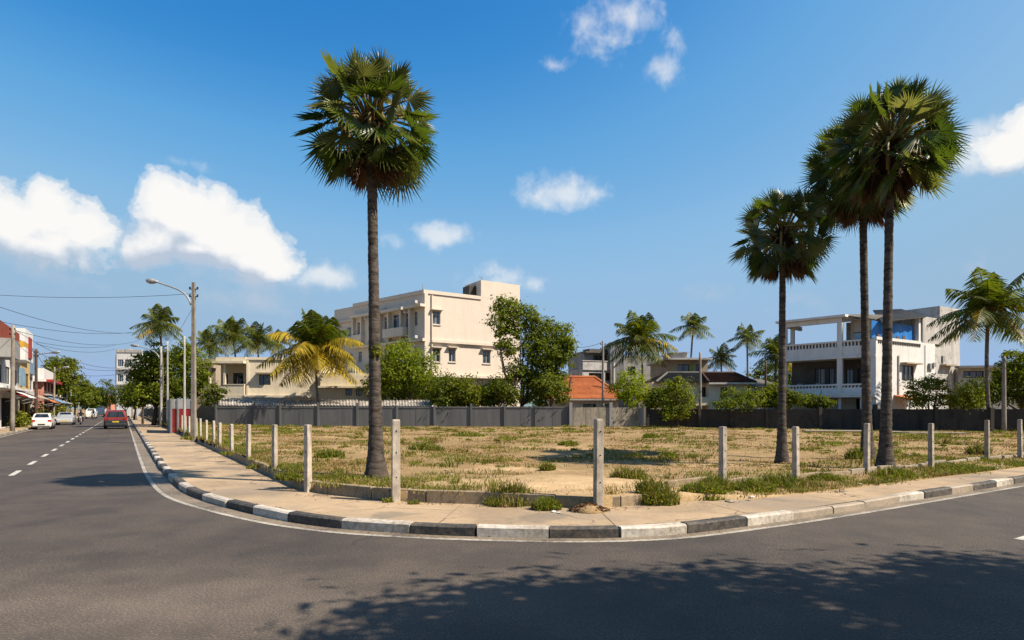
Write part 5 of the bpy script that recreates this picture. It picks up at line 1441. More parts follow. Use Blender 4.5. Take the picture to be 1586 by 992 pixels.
A = FR.P(.1, .35, zat(499, Yw)); B = FR.P(ue, .35, zat(492, FR.Y(ue)))
FB = Face(FR.P(0, -4.2, 0), FR.P(FR.w, -4.2, 0)); D = FB.P(FB.u(1352), 0, zat(481, FB.Y(FB.u(1352)))); Cc = FR.P(FR.u(1462)+1.2, -4.2, zat(473.5, FR.Y(FR.u(1462))+2))
corr(T, A, B, Cc, D, 'roof', M['asb'], 40)
# blue tarpaulin hung across the upper opening, and what stands behind the parapet
tb = MB(); n = 18; u0, u1 = FR.u(1362)-.3, FR.u(1423)
zb0, zt0 = top_r+.05, zat(500, Yw)
for k in range(n):
    f0, f1 = k/n, (k+1)/n; d0, d1 = -.45+.07*math.sin(k*1.9), -.45+.07*math.sin((k+1)*1.9)
    a0, a1 = u0+(u1-u0)*f0, u0+(u1-u0)*f1
    tb.quad(FR.P(a0, d0, zb0), FR.P(a1, d1, zb0), FR.P(a1, d1, zt0+.25), FR.P(a0, d0, zt0+.25))
tb.build('tarpaulin', M['tarp'], T)
mb = MB(); FR.box(mb, u1, u1+.32, -.3, .004, top_r, zat(493, FR.Y(u1))); FR.box(mb, -.02, u1+.34, -.2, .06, top_r-.16, top_r+.08); mb.build('parapet', M['white'], T)
mb = MB(); balk = FR.u(1428)
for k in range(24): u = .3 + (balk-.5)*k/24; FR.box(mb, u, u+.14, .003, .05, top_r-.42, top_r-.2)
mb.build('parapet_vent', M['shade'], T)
mb = MB()
for k in range(5): q = FR.P(.8+k*.9, -.28, 0); FR.box(mb, .7+k*1.0, 1.1+k*1.0, -.31, -.26, top_r, top_r+.35+.12*(k % 3))
mb.build('stored_panels', M['wood'], T)
mb = MB(); FL.box(mb, um+.9, FL.w-.8, -.9, -.82, z3-.1, zat(512, Yw)); mb.build('glass_screen', M['blueglass'], T)
mb = MB(); FL.box(mb, um+.8, FL.w-.7, -.95, -.78, zat(512, Yw), zat(512, Yw)+.08); mb.build('screen_rail', M['wood'], T)
# gable end and tower on the right
g0, g1 = FR.u(1429), FR.u(1455)
zz = zat(490, FR.Y(g0))
mb = MB(); pt = [FR.P(g0, 0.005, top_r), FR.P(g1, 0.005, top_r), FR.P(g1, 0.005, zz), FR.P(g0, .005, zz)]
pb_ = [p - FR.n*3.8 for p in pt]; mb.add(pt+pb_, ((0,1,2,3),(7,6,5,4),(0,4,5,1),(1,5,6,2),(2,6,7,3),(3,7,4,0))); mb.build('gable_wall', M['whited'], T)
tw = [FR.P(g1, -1.6, 0), FR.P(g1+.01+ (FR.u(1469)-g1), -1.2, 0)]
q0, q1 = FR.u(1456), FR.u(1487)
tpts = [FR.P(q0, -.02, 0), FR.P(q1, -.02, 0), FR.P(q1, -3.4, 0), FR.P(q0, -3.4, 0)]
block(T, tpts, top_r-.2, zat(474, FR.Y(q0)), M['whited'], name='tower', rname='tower_roof')
mb = MB(); FR.box(mb, FR.w+.003, FR.u(1487), -3.4, -.01, .25, top_r-.2) if FR.u(1487) > FR.w else None
if mb.v: mb.build('rear_wall', M['whited'], T)
mb = MB(); u = FR.u(1390.5); mb.tube([FR.P(u, .07, zat(612, FR.Y(u))), FR.P(u, .07, zat(551, FR.Y(u)))], .06, 6)
u = FR.u(1432); mb.tube([FR.P(u, .05, 2.5), FR.P(u, .05, top_r-.2)], .03, 6); mb.build('drainpipe', M['frame_w'], T)
mb = MB(); u = FR.u(1440); z = zat(567, FR.Y(u)); FR.box(mb, u-.35, u+.35, .003, .2, z-.3, z+.2); FR.box(mb, u+.05, u+.5, .21, .3, z-.1, z+.28); mb.build('meter_box', M['greyp'], T)
mb = MB(); u = FR.u(1460); z = zat(555, FR.Y(u)); FR.box(mb, u-.2, u+.2, .003, .12, z-.35, z+.2); mb.build('vent_box', M['greyp'], T)
mb = MB(); u0 = FR.u(1384); mb.obb(FR.P(u0, .02, zat(614, FR.Y(u0))), FR.d*2.6, FR.n*1.4+Vector((0, 0, -.35)), Vector((0, 0, .1))); mb.build('porch_roof', M['tile_r'], T)
mb = MB(); FR.box(mb, u0+.1, u0+.25, 1.1, 1.25, .25, zat(614, FR.Y(u0))-.3); FR.box(mb, u0+2.2, u0+2.35, 1.1, 1.25, .25, zat(614, FR.Y(u0))-.3); mb.each('porch_post', M['white'], T)
for k, lb in enumerate(('dark chair on the first-floor veranda near its outer column', 'dark chair in the middle of the first-floor veranda', 'dark chair on the first-floor veranda behind the palm pair')):
    q = FL.P(1.0+k*1.6, -1.3, zs1+.06)
    t_ = thing('veranda_chair', q, lb, 'chair', 'chairs on the white house veranda'); mb = MB()
    for dx, dy in ((0, 0), (.35, 0), (0, .35), (.35, .35)): mb.box(q.x+dx, q.x+dx+.05, q.y+dy, q.y+dy+.05, q.z, q.z+.43)
    mb.build('legs', M['frame_d'], t_); mb = MB()
    mb.box(q.x-.02, q.x+.42, q.y-.02, q.y+.42, q.z+.435, q.z+.48); mb.build('seat', M['frame_w'], t_); mb = MB()
    mb.box(q.x-.02, q.x+.42, q.y+.37, q.y+.42, q.z+.485, q.z+.95); mb.build('backrest', M['frame_w'], t_)
# low house at the right behind the coconut palm
T = thing('garden_house', (at(1530, 56), 56, .3), 'low white house half hidden by the large coconut palm', 'building')
pts = [(at(1484, 56), 56), (at(1600, 54), 55), (at(1600, 54), 63), (at(1484, 56), 63)]
F = Face(pts[0], pts[1]); w = [F.rect(1492, 575, 1524, 586), F.rect(1540, 590, 1556, 606)]
block(T, pts, .3, zat(571, 56), M['whited'], {0: w})
for r in w: window(T, F, r, M['frame_d'], M['glass_d'], 3)
mb = MB(); F.box(mb, -.3, F.w, .003, .8, zat(571, 56), zat(571, 56)+.2); mb.build('roof_slab', M['greyp'], T)

# --- far white flats at the end of the left-hand street ---------------
Yf = 150; T = thing('distant_flats', (at(197, Yf), Yf, 0), 'white many-storey flats far up the left-hand street', 'building')
pts = [(at(180.5, Yf), Yf), (at(216, Yf), Yf+1), (at(216, Yf), Yf+14), (at(178.5, Yf+14), Yf+14)]
F = Face(pts[0], pts[1]); w = [F.rect(182, 557, 191, 568), F.rect(193, 557, 203, 568), F.rect(181.8, 580.5, 191, 591.5), F.rect(194, 580.5, 204, 591.5), F.rect(206, 557, 212, 568), F.rect(182, 603, 191, 614)]
w = [(max(.1, r[0]), r[1], r[2], r[3]) for r in w]
block(T, pts, 0, zat(546, Yf), M['white'], {0: w})
for r in w: window(T, F, r, M['frame_w'], M['glass'], 3)
mb = MB(); F.box(mb, -.2, F.w, -.3, .15, zat(546, Yf), zat(541.5, Yf)); F.box(mb, F.u(193), F.u(198), -3, -1, zat(541.5, Yf), zat(539.5, Yf))
for py in (572, 596): F.box(mb, -.1, F.w, .003, .5, zat(py, Yf)-.15, zat(py, Yf)+.15)
mb.build('parapet', M['whited'], T)

# --- shops on the left-hand street ------------------------------------
def row_face(u0, u1, s=-9.2, depth=9):
    """facade standing along the street: seen from the road its left end is the nearer one"""
    return [SU(s, u0), SU(s, u1), SU(s-depth, u1), SU(s-depth, u0)]
def shop(label, u0, u1, py_top, ppx, wall, s=-9.2, parts=None, shutter='greyp', upper=2, name='shop_house', depth=9, floors=1, gate='frame_d'):
    pts = row_face(u0, u1, s, depth); F = Face(pts[0], pts[1])
    T = thing(name, SU(s, (u0+u1)/2, .1), label, 'building', 'shops along the left-hand street')
    Yx = F.Y(F.u(ppx)); zt = zat(py_top, Yx)
    w = [(.5, F.w*.48, .2, 2.9), (F.w*.54, F.w-.5, .2, 2.9)]
    wu = []
    for fl in range(floors):
        zb = 4.2 + fl*3.3
        wu += [(F.w*(k+.22)/upper, F.w*(k+.78)/upper, zb, zb+1.6) for k in range(upper)]
    # the gable end that faces the camera
    G = Face(pts[3], pts[0]); we = [(G.w*.62, G.w*.86, 4.2, 5.8)] if floors else []
    mb = MB()
    wall_face(mb, F, .1, zt, w+wu, .3); wall_face(mb, G, .1, zt, we, .2)
    wall_face(mb, Face(pts[1], pts[2]), .1, zt, []); wall_face(mb, Face(pts[2], pts[3]), .1, zt, [])
    mb.build('wall', wall, T)
    rb = MB(); rb.add([(p.x, p.y, zt-.4) for p in pts], ((0, 1, 2, 3),)); rb.build('roof', M['asb'], T)
    for r in w: window(T, F, r, M[gate], M['dark'], 3, name='shop_front', depth=.25)
    for r in wu: window(T, F, r, M['frame_d'], M['glass_d'], 2)
    for r in we: window(T, G, r, M['frame_d'], M['glass_d'], 2)
    mb = MB(); F.box(mb, -.1, F.w+.1, .003, .5, 3.6, 3.8); mb.build('floor_ledge', M['whited'], T)
    return T, F, zt
T, F, zt = shop('white shop house with a red brick top storey at the left edge of the photo', 58, 81, 512, 20, M['white'], upper=5)
mb = MB(); F.box(mb, 3, F.w+.05, -3, .08, zat(547, 62), zt+.05); mb.build('brick_storey', M['brick'], T)
mb = MB(); F.box(mb, 2, F.w-6, .004, 1.5, 3.5, 3.7); F.box(mb, F.w-6, F.w, .004, 1.2, 6.6, 7.8); mb.build('balcony', M['white'], T)
mb = MB(); F.box(mb, F.w-13, F.w-9.6, 1.52, 1.6, 3.9, 5.5) ; mb.build('blue_sign_panel', M['blueglass'], T)
mb = MB(); F.box(mb, F.w-4, F.w-1.8, 1.22, 1.3, 6.9, 9.0); mb.build('red_banner', M['redpaint'], T)
mb = MB(); F.box(mb, F.w-14, F.w-9.5, .09, 1.2, 6.3, 7.9); mb.build('upper_balcony', M['greyp'], T)
T, F, zt = shop('narrow pale yellow shop house next to the brick-topped one', 81.2, 90, 535, 42, M['yellow'], upper=2, floors=2)
mb = MB(); F.box(mb, .3, 6, .004, .4, zt-1.9, zt-.1); mb.build('yellow_board', M['ochre'], T)
T, F, zt = shop('tall white and blue shop block behind the yellow one', 90.2, 97, 519, 52, M['white'], upper=2, floors=2, s=-9.6)
mb = MB(); F.box(mb, .5, 6, .004, .35, 6, zt-2); mb.build('blue_cladding', M['bluegrey'], T)
T, F, zt = shop('pink two-storey shop house with a red eave and white parapet', 99, 112, 578, 80, M['pink'], upper=3, s=-8.7)
mb = MB(); z = zat(594, F.Y(F.u(80))); F.box(mb, -.4, F.w+.2, .004, 1.1, z-.15, z+.15); mb.build('eave', M['redpaint'], T)
mb = MB(); G = Face(SU(-17.7, 99), SU(-8.7, 99)); G.box(mb, 0, G.w+.3, .004, .7, z-.15, z+.15); F.box(mb, -.05, F.w+.1, -.2, .05, z+.2, zt+.1); G.box(mb, 0, G.w, .0, .04, z+.2, zt+.1); mb.build('parapet', M['white'], T)
shop('low white shop farther up the shop side', 113, 124, 612, 98, M['whited'], upper=2, s=-9, floors=0)
shop('far cream shop under the olive trees', 126, 142, 614, 106, M['cream2'], upper=3, s=-9, floors=0)
# awnings over the pavement
def awning(u0, u1, z0, z1, out, mat, label, s=-9.2):
    A, B = SU(s+out, u0, z0), SU(s+out, u1, z0); D, C_ = SU(s+.35, u0, z1), SU(s+.35, u1, z1)
    t = thing('shop_awning', SU(s, u0, z1), label, 'awning', 'awnings over the shop pavement')
    corr(t, B, A, D, C_, 'cover', mat, 10, .04)
    fr = MB()
    for u in (u0+.1, (u0+u1)/2, u1-.1): fr.tube([SU(s+out-.05, u, z0-.06), SU(s+.3, u, z0-.5)], .03, 5)
    fr.build('bracket', M['steel'], t)
awning(70, 74, 3.0, 3.5, 1.5, M['redpaint'], 'red shop awning next to the near wooden pole')
awning(74.3, 80, 2.9, 3.5, 1.7, M['white'], 'pale shop awning hanging over the pavement plants')
awning(81.5, 89, 2.9, 3.6, 2.0, M['tin'], 'faded grey shop awning before the yellow shop')
awning(91, 97, 2.6, 3.5, 2.2, M['tile_r'], 'rusty orange shop awning behind the white parked car')
awning(99.5, 111, 2.6, 3.6, 2.4, M['bluegrey'], 'long grey-blue shop awning below the pink shop house')
awning(113, 123, 2.6, 3.4, 2.2, M['tin'], 'tin shop awning beyond the pink shop house')
for i, (s, u, r_, h_, mt, lb) in enumerate([(-8.3, 73, .8, 1.5, 'leaf_o', 'bushy potted shrub on the pavement by the wooden pole'), (-8.4, 75, .7, 1.8, 'flower', 'yellow green shrub before the dark shop front'), (-8.2, 84, 1.1, 2.6, 'leaf_d', 'tall dark shrub behind the white parked car'), (-8.3, 94, 1.0, 2.4, 'leaf_o', 'leafy shrub between the two parked cars'), (-8.2, 113, 1.1, 3.2, 'flower', 'tall spiky yellow shrub behind the silver car'), (-8.2, 120, 1.0, 2.6, 'leaf_o', 'green shrub beside the motorcyclist')]):
    p = SU(s, u, .12)
    tree('pavement_shrub', p, [((p.x, p.y, h_*.55), (r_*.8, r_*.8, h_*.45)), ((p.x+.3, p.y, h_*.4), (r_*.7, r_*.7, h_*.35)), ((p.x-.3, p.y+.2, h_*.4), (r_*.7, r_*.7, h_*.35))], 700, .26, M[mt], lb, 'shrub', 'shrubs on the shop pavement', 300+i, trunk_r=.05, clump=.35, per=25)
# far houses closing the street
for i, (px0, px1, py, Y, wm, lb) in enumerate([(157, 165, 618, 250, 'white', 'small white house far at the end of the street'), (163, 172, 624, 245, 'pink', 'small reddish house far at the end of the street'), (148, 157, 626, 255, 'cream2', 'small cream house far at the end of the street')]):
    T = thing('distant_house', (at((px0+px1)/2, Y), Y, 0), lb, 'building', 'houses at the end of the street')
    pts = [(at(px0, Y), Y), (at(px1, Y), Y), (at(px1, Y), Y+8), (at(px0, Y), Y+8)]; F = Face(pts[0], pts[1])
    w = [(F.w*.15, F.w*.4, 1.6, 3.2), (F.w*.6, F.w*.85, 1.6, 3.2)]
    block(T, pts, 0, zat(py, Y), M[wm], {0: w}, roof=False)
    for r in w: window(T, F, r, M['frame_d'], M['glass_d'], 2)
    hip_roof(T, pts[0][0]-.4, pts[1][0]+.4, Y-.4, Y+8.4, zat(py, Y), zat(py, Y)+1.6, pts[0][0]+1, pts[1][0]-1, M['tile_r'], 6)

# ------------------------------------------------------------------ walls and fences
Yg = 53.5
GX = [at(px, Yg) for px in (335, 394, 434, 493, 553.5, 615, 673, 730, 782, 830, 882)]
T = thing('sheet_fence', (GX[0], Yg, .4), 'long grey sheet-metal fence behind the vacant lot', 'fence')
zt0 = zat(630.5, Yg)
rr = random.Random(4)
for i in range(len(GX)-1):
    mb = MB(); a_, b_ = GX[i]+.04, GX[i+1]-.04; n = 2
    for k in range(n):
        x0_, x1_ = a_+(b_-a_)*k/n, a_+(b_-a_)*(k+1)/n
        mb.box(x0_+.003, x1_-.003, Yg+(.0 if k % 2 else .012), Yg+.04, lot_xy(x0_, Yg).z-.1, zt0+rr.uniform(-.015, .015))
    mb.box(a_, b_, Yg-.03, Yg-.002, zt0-.10, zt0+.03)
    mb.build('panel', M['sheet'], T)
for x in GX:
    mb = MB(); mb.box(x-.08, x+.08, Yg-.12, Yg+.02, lot_xy(x, Yg).z-.1, zt0+rr.uniform(.1, .4)); mb.build('post', M['sheet'], T)
# weathered masonry wall and its dark continuation
def masonry(name, xs, ys, ztops, mat, label, posts=True, th=.2, pmat='greyp'):
    T = thing(name, (xs[0], ys[0], lot_xy(xs[0], ys[0]).z), label, 'wall')
    for i in range(len(xs)-1):
        F = Face((xs[i], ys[i]), (xs[i+1], ys[i+1])); mb = MB()
        n = max(1, int(F.w/.8))
        for k in range(n):
            u0, u1 = F.w*k/n, F.w*(k+1)/n; z0 = lot_xy(*F.P(u0, 0, 0)[:2]).z
            F.box(mb, u0, u1, -th, 0, z0-.2, ztops[i]+rr.uniform(-.012, .012))
        mb.build('panel', mat, T)
    if posts:
        for i, x in enumerate(xs):
            mb = MB(); z0 = lot_xy(x, ys[i]).z; zt_ = ztops[min(i, len(ztops)-1)]+rr.uniform(.1, .5)
            mb.box(x-.13, x+.13, ys[i]-.14, ys[i]+.1, z0-.1, zt_); mb.build('post', M[pmat], T)
    return T
Wp = [(884, 53.4), (946, 53.6), (994, 53.8)]
masonry('masonry_wall', [at(p, y) for p, y in Wp], [y for p, y in Wp], [zat(631.5, 53.5)]*2, M['concwall'], 'pale weathered masonry wall between the grey fence and the dark wall')
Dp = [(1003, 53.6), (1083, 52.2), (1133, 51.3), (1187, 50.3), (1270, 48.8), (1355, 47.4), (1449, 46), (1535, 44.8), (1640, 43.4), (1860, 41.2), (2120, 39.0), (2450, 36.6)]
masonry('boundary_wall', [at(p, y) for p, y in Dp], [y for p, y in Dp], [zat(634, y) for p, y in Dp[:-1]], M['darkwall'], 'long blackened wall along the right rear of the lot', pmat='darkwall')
# shed roof of corrugated tin behind the fence
T = thing('tin_shed', (at(500, 55), 55, .4), 'low shed with rusty corrugated tin roofing above the grey fence', 'shed')
TX = [338, 394, 440, 495, 555, 612, 668]
for i in range(len(TX)-1):
    y0, y1 = 54.0, 57.2; p0, p1 = TX[i]+.5, TX[i+1]-.5
    lo = zat(629, y0); hi = zat((617.5 if i < 2 else 620.5)+rr.uniform(-.6, .6), y1)
    corr(T, (at(p0, y0), y0, lo+rr.uniform(-.05, .05)), (at(p1, y0), y0, lo), (at(p1, y1), y1, hi), (at(p0, y1), y1, hi+rr.uniform(-.06, .06)), 'roof_sheet', M['tin'], 12, .07)
mb = MB(); mb.box(at(340, 57), at(666, 57), 57.0, 57.15, .4, zat(623, 57)); mb.build('wall', M['lowwall'], T)
mb = MB()
for px in (338, 440, 555, 668): mb.box(at(px, 54)-.06, at(px, 54)+.06, 54.05, 54.17, .3, zat(630, 54)-.05)
mb.each('post', M['wood'], T)
# red and white sheet wall by the street
Yg2 = 43.5
T = thing('painted_sheet_wall', (at(281, Yg2), Yg2, .35), 'red and white painted sheet wall where the post row ends', 'wall')
mb = MB(); z0, zm, z1_ = .2, zat(633.5, Yg2), zat(618.5, Yg2)
n = 8; xa, xb = at(266, Yg2), at(297, Yg2)
for k in range(n): mb.box(xa+(xb-xa)*k/n+.004, xa+(xb-xa)*(k+1)/n-.004, Yg2+(.0 if k % 2 else .012), Yg2+.05, z0, zm)
mb.build('red_panel', M['redpaint'], T)
mb = MB(); mb.box(xa, xb, Yg2-.004, Yg2+.05, zm+.004, z1_); mb.build('white_panel', M['whited'], T)
mb = MB()
for x in (xa-.09, xa+(xb-xa)*.28, xb+.03): mb.box(x, x+.12, Yg2-.06, Yg2-.008, .1, z1_+.06)
mb.build('post', M['greyp'], T)
mb = MB(); mb.obb((xa-.1, Yg2, .1), (-3.6, 6.0, 0), (.06, .03, 0), (0, 0, z1_-.1)); mb.build('side_panel', M['greyp'], T)
# compound wall beneath the street trees
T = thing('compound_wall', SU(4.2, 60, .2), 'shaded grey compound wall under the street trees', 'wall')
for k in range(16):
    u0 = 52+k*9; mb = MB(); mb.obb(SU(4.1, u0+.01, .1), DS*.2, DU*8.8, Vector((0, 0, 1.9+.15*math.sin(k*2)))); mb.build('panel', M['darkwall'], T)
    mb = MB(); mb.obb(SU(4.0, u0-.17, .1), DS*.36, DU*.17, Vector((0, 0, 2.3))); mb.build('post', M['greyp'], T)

# the low wall on which the posts stand
T = thing('low_wall', SU(4.4, 11.1, .13), 'low mossy concrete edging wall round the corner of the lot', 'wall')
LWp = resample([p for p in FENCE if p.x < 8.9 and p.y < 36], 26)
for i in range(len(LWp)-1):
    a_, b_ = W(LWp[i]), W(LWp[i+1]); d = (b_-a_); F = Face(a_.lerp(b_, .01), a_.lerp(b_, .99)); F.n = -F.n if F.n.dot(Vector((0, -1, 0))) < 0 else F.n
    mb = MB(); zt_ = .355 + rr.uniform(-.018, .018) - (.12 if i < 6 else 0) - (.04 if i > 22 else 0)
    mb.obb(F.o + Vector((0, 0, .09)), F.d*F.w, F.n*-.15, Vector((0, 0, zt_-.09))); mb.build('segment', M['lowwall'], T, bevel=.012)
T = thing('sunken_edging', SU(12, 8.7, .15), 'broken concrete edging sunk in the grass along the right-hand posts', 'edging')
for k in range(15):
    s0 = 9.2+k*1.35; z0 = lot_z(s0, 8.7)
    mb = MB(); mb.obb(SU(s0, 8.72+rr.uniform(-.03, .03), z0-.1), DS*1.25+Vector((0, 0, rr.uniform(-.03, .03))), DU*.1, Vector((0, 0, .21+rr.uniform(-.06, .03)))); mb.build('segment', M['lowwall'] if k < 5 else M['k_bare'], T, bevel=.01)
# ------------------------------------------------------------------ fence posts
PG = 'concrete fence posts round the lot'
def post(x, y, zb, ztop, w, label, lean=(0, 0), rz=.3, mat='post'):
    t = thing('fence_post', (x, y, zb), label, 'post', PG)
    c, s_ = math.cos(rz), math.sin(rz); h = ztop - zb + .15
    mb = MB(); vs = []
    lv = [0, .25, .5, .75, .985, 1.0]
    for f in lv:
        ww = w*(1-.08*f)*(1 if f < .99 else .86)
        for dx, dy in ((-1, -1), (1, -1), (1, 1), (-1, 1)):
            a_, b_ = dx*ww/2 + rr.uniform(-.003, .003), dy*ww/2 + rr.uniform(-.003, .003)
            vs.append((x + a_*c - b_*s_ + lean[0]*f*h, y + a_*s_ + b_*c + lean[1]*f*h, zb-.15 + h*f))
    fs = []
    for k in range(len(lv)-1):
        for j in range(4): fs.append((k*4+j, k*4+(j+1) % 4, (k+1)*4+(j+1) % 4, (k+1)*4+j))
    fs += [(3, 2, 1, 0), tuple(range(len(lv)*4-4, len(lv)*4))]
    mb.add(vs, fs); mb.build('shaft', M[mat], t, bevel=.008)
    hb = MB()                                            # old wire ties through the shaft
    for f in (.3, .6, .86):
        zc = zb + (ztop-zb)*f; n_ = Vector((s_, -c, 0)); q = Vector((x, y, zc)) + Vector((lean[0], lean[1], 0))*(f*h)
        hb.tube([q + n_*(w*.45), q + n_*(w*.53)], .014, 6)
    hb.build('wire_hole', M['dark'], t)
ordn = ['first', 'second', 'third', 'fourth', 'fifth', 'sixth', 'seventh', 'eighth', 'ninth', 'tenth', 'eleventh', 'twelfth', 'thirteenth', 'fourteenth']
LP = [(477, 658, .125), (425.4, 658, .115), (384.8, 657.5, .11), (359, 657, .115), (340, 655, .115), (331.3, 652, .10), (320, 651, .10), (310.6, 648.5, .10), (304.3, 647.5, .10), (293, 645, .10), (287.5, 644.5, .10), (281.8, 643.5, .10), (275.5, 642.7, .10)]
for i, (px, pt, w) in enumerate(LP):
    k = (px-CX)/FOC; u = (3.3*.845 - k*3.3*.535)/(.535 + k*.845); p = SU(3.3, u)
    post(p.x, p.y, .13, zat(pt, p.y), w, 'slim concrete fence post, %s from the bend along the left-hand street' % ordn[i], (rr.uniform(-.012, .012), rr.uniform(-.01, .01)), rz=-.55)
for px, pb, pt, w, lb, ln in [
    (613, 777, 650, .155, 'thick pale fence post on the bend, just right of the lone palm trunk', (.0, 0)),
    (926.5, 789, 649, .145, 'tallest fence post, standing alone at the front of the lot corner', (.004, 0))]:
    p = ground(px, pb, .13); post(p.x, p.y, .13, zat(pt, p.y), w, lb, ln, rz=.35)
for i, (px, pb, pt) in enumerate([(1119.5, 757, 661), (1233, 748, 661), (1342, 735, 656), (1442, 727, 656), (1529, 716, 651), (1580, 711, 650), (1640, 706, 649)]):
    if i == 6: continue
    p = ground(px, pb, .15); k = (px-CX)/FOC
    post(p.x, p.y, lot_xy(p.x, p.y).z-.03, zat(pt, p.y), .135 if i == 0 else .125, 'slim concrete fence post, %s right of the tallest corner post' % ordn[i], (rr.uniform(-.012, .012), 0), rz=.55)

# ------------------------------------------------------------------ street lamps, poles, cables
def lamp_pole(px, pb, pt, r, label, arm=None, head=None, mat='pole', z=.13, name='utility_pole', cat='pole', group=None, insul=True, lean=0, square=False):
    p = ground(px, pb, z); Y = p.y; zt_ = zat(pt, Y)
    t = thing(name, p, label, cat, group)
    mb = MB(); n = 8
    mb.tube([p + Vector((lean*f/n*(zt_-z), 0, (zt_-z+.2)*f/n-.2)) for f in range(n+1)], [r*(1-.32*f/n) for f in range(n+1)], 4 if square else 10, twist=.785 if square else 0)
    mb.build('shaft', M[mat], t, smooth=not square)
    if insul:
        ib = MB()
        for dz in (.35, .75):
            ib.tube([(p.x-.22, Y, zt_-dz), (p.x+.22, Y, zt_-dz)], .025, 6)
            for sx in (-.2, .2): ib.lathe((p.x+sx, Y, zt_-dz), [(.03, 0), (.055, .03), (.04, .07), (.055, .1), (.02, .13)], 8)
        ib.build('insulator', M['blackplastic'], t)
    if arm:
        (x0, y0), (x1, y1) = arm                      # where the arm leaves the pole and where its head hangs
        A = Vector((at(x0, Y), Y-.05, zat(y0, Y))); Bp = Vector((at(x1, Y), Y-.1, zat(y1, Y)))
        c1 = A + Vector(((Bp.x-A.x)*.12, 0, (Bp.z-A.z)*.72)); c2 = Bp + Vector(((A.x-Bp.x)*.45, 0, -(Bp.z-A.z)*.28))
        pts_ = []
        for k in range(15):
            f = k/14; pts_.append(A*(1-f)**3 + c1*3*f*(1-f)**2 + c2*3*f*f*(1-f) + Bp*f**3)
        ab = MB(); ab.tube(pts_, .045, 7)
        for dz in (.05, .35): ab.tube([(A.x, A.y, A.z+dz), (p.x, Y, A.z+dz)], .03, 6)
        ab.build('lamp_arm', M['steel'], t, smooth=True)
        dx = -1 if Bp.x < A.x else 1; L = head or .62; hb = MB()
        d = Vector((dx, 0, .10)).normalized()
        hb.lathe(Bp - d*.12, [(.05, 0), (.07, L*.12), (.13, L*.35), (.155, L*.62), (.12, L*.9), (.04, L*1.03)], 10, axis=d)
        h = hb.build('lamp_head', M['steel'], t, smooth=True)
        gb = MB(); q = Bp + d*(L*.52) - Vector((0, 0, .085)); gb.lathe(q, [(.10, 0), (.09, -.035), (.05, -.06)], 10); gb.build('lens', M['lens'], h, smooth=True)
    return t, p, zt_
UG = 'poles along the left-hand street'
lamp_pole(300, 685, 438, .15, 'tall concrete pole with a curved street lamp arm, nearest pole by the post row', ((296.5, 473), (243, 437)), .62, 'pole', name='lamp_pole', cat='street lamp', square=True)
lamp_pole(285.7, 677, 521, .085, 'pale bare pole among the fence posts, left of the tall lamp pole', mat='pole_w', insul=False, group=UG)
lamp_pole(249.5, 662, 537, .13, 'grey pole with a curved lamp arm beside the big street tree', ((247.5, 556), (214, 536)), .75, 'pole_w', name='lamp_pole', cat='street lamp', insul=False)
lamp_pole(259.5, 663, 529, .10, 'pale thin pole against the dark street tree', mat='pole_w', insul=False, group=UG)
lamp_pole(221, 657, 561, .13, 'dark pole with a pale foot beside the pavement under the trees', mat='pole_d', group=UG)
lamp_pole(212, 651, 590, .14, 'short pale pole farther up the tree side', mat='pole_w', group=UG, insul=False)
lamp_pole(205, 648, 598, .15, 'far thin pole up the tree side', mat='pole', group=UG, insul=False)
lamp_pole(19, 668, 504, .17, 'stout concrete pole on the shop pavement at the left edge', mat='pole', group=UG, lean=.01)
lamp_pole(56, 660, 541, .16, 'brown pole with a lamp arm behind the white hatchback', ((57, 552), (80, 547)), 1.0, 'pole_d', name='lamp_pole', cat='street lamp')
lamp_pole(83, 655, 569, .13, 'leaning pole with a lamp arm before the pink shop', ((84, 580), (98, 570)), .9, 'pole', name='lamp_pole', cat='street lamp', insul=False, lean=.02)
lamp_pole(103, 651, 583, .13, 'pale pole behind the silver car', mat='pole_w', group=UG, insul=False)
lamp_pole(110, 649, 598, .13, 'pale pole in front of the olive trees', ((110, 604), (116, 598)), .8, 'pole_w', group=UG, insul=False)
lamp_pole(122, 646, 600, .14, 'far pole beside the motorcyclist', ((122, 606), (127, 601)), .8, 'pole_w', group=UG, insul=False)
lamp_pole(162, 642, 609, .12, 'thin far pole near the middle of the street end', mat='pole', group=UG, insul=False, z=0)
BG = 'poles along the rear of the lot'
lamp_pole(934, 658.5, 528, .13, 'tall dark pole before the pale masonry wall', mat='pole', z=.42, group=BG)
lamp_pole(945, 656.5, 568, .11, 'shorter brown pole right of the tall one at the masonry wall', mat='pole_d', z=.45, group=BG, insul=False)
lamp_pole(1084.5, 659.5, 546, .15, 'grey pole before the brown-roofed house', mat='pole', z=.42, group=BG, insul=False)
lamp_pole(1186, 660, 558, .11, 'thin mossy pole left of the shortest palmyra trunk', mat='pole_d', z=.40, group=BG, insul=False)
lamp_pole(1555, 668, 552, .16, 'grey pole beside the large coconut palm', mat='pole', z=.28, group=BG, insul=False)
for px, pb, pt, lb in [(1270.5, 662, 604, 'crooked dead stem standing at the dark wall before the white house'), (1449, 664, 606, 'short weathered stump post at the dark wall under the coconut palm')]:
    p = ground(px, pb, .36); t = thing('dead_stem', p, lb, 'post'); mb = MB(); h = zat(pt, p.y)-p.z
    mb.tube([p + Vector((.12*math.sin(k*1.7), 0, h*k/5)) for k in range(6)], [.12, .11, .1, .08, .06, .03], 7)
    mb.tube([p + Vector((.05, 0, h*.6)), p + Vector((.45, 0, h*.8))], [.06, .02], 5); mb.build('stem', M['pole_d'], t)

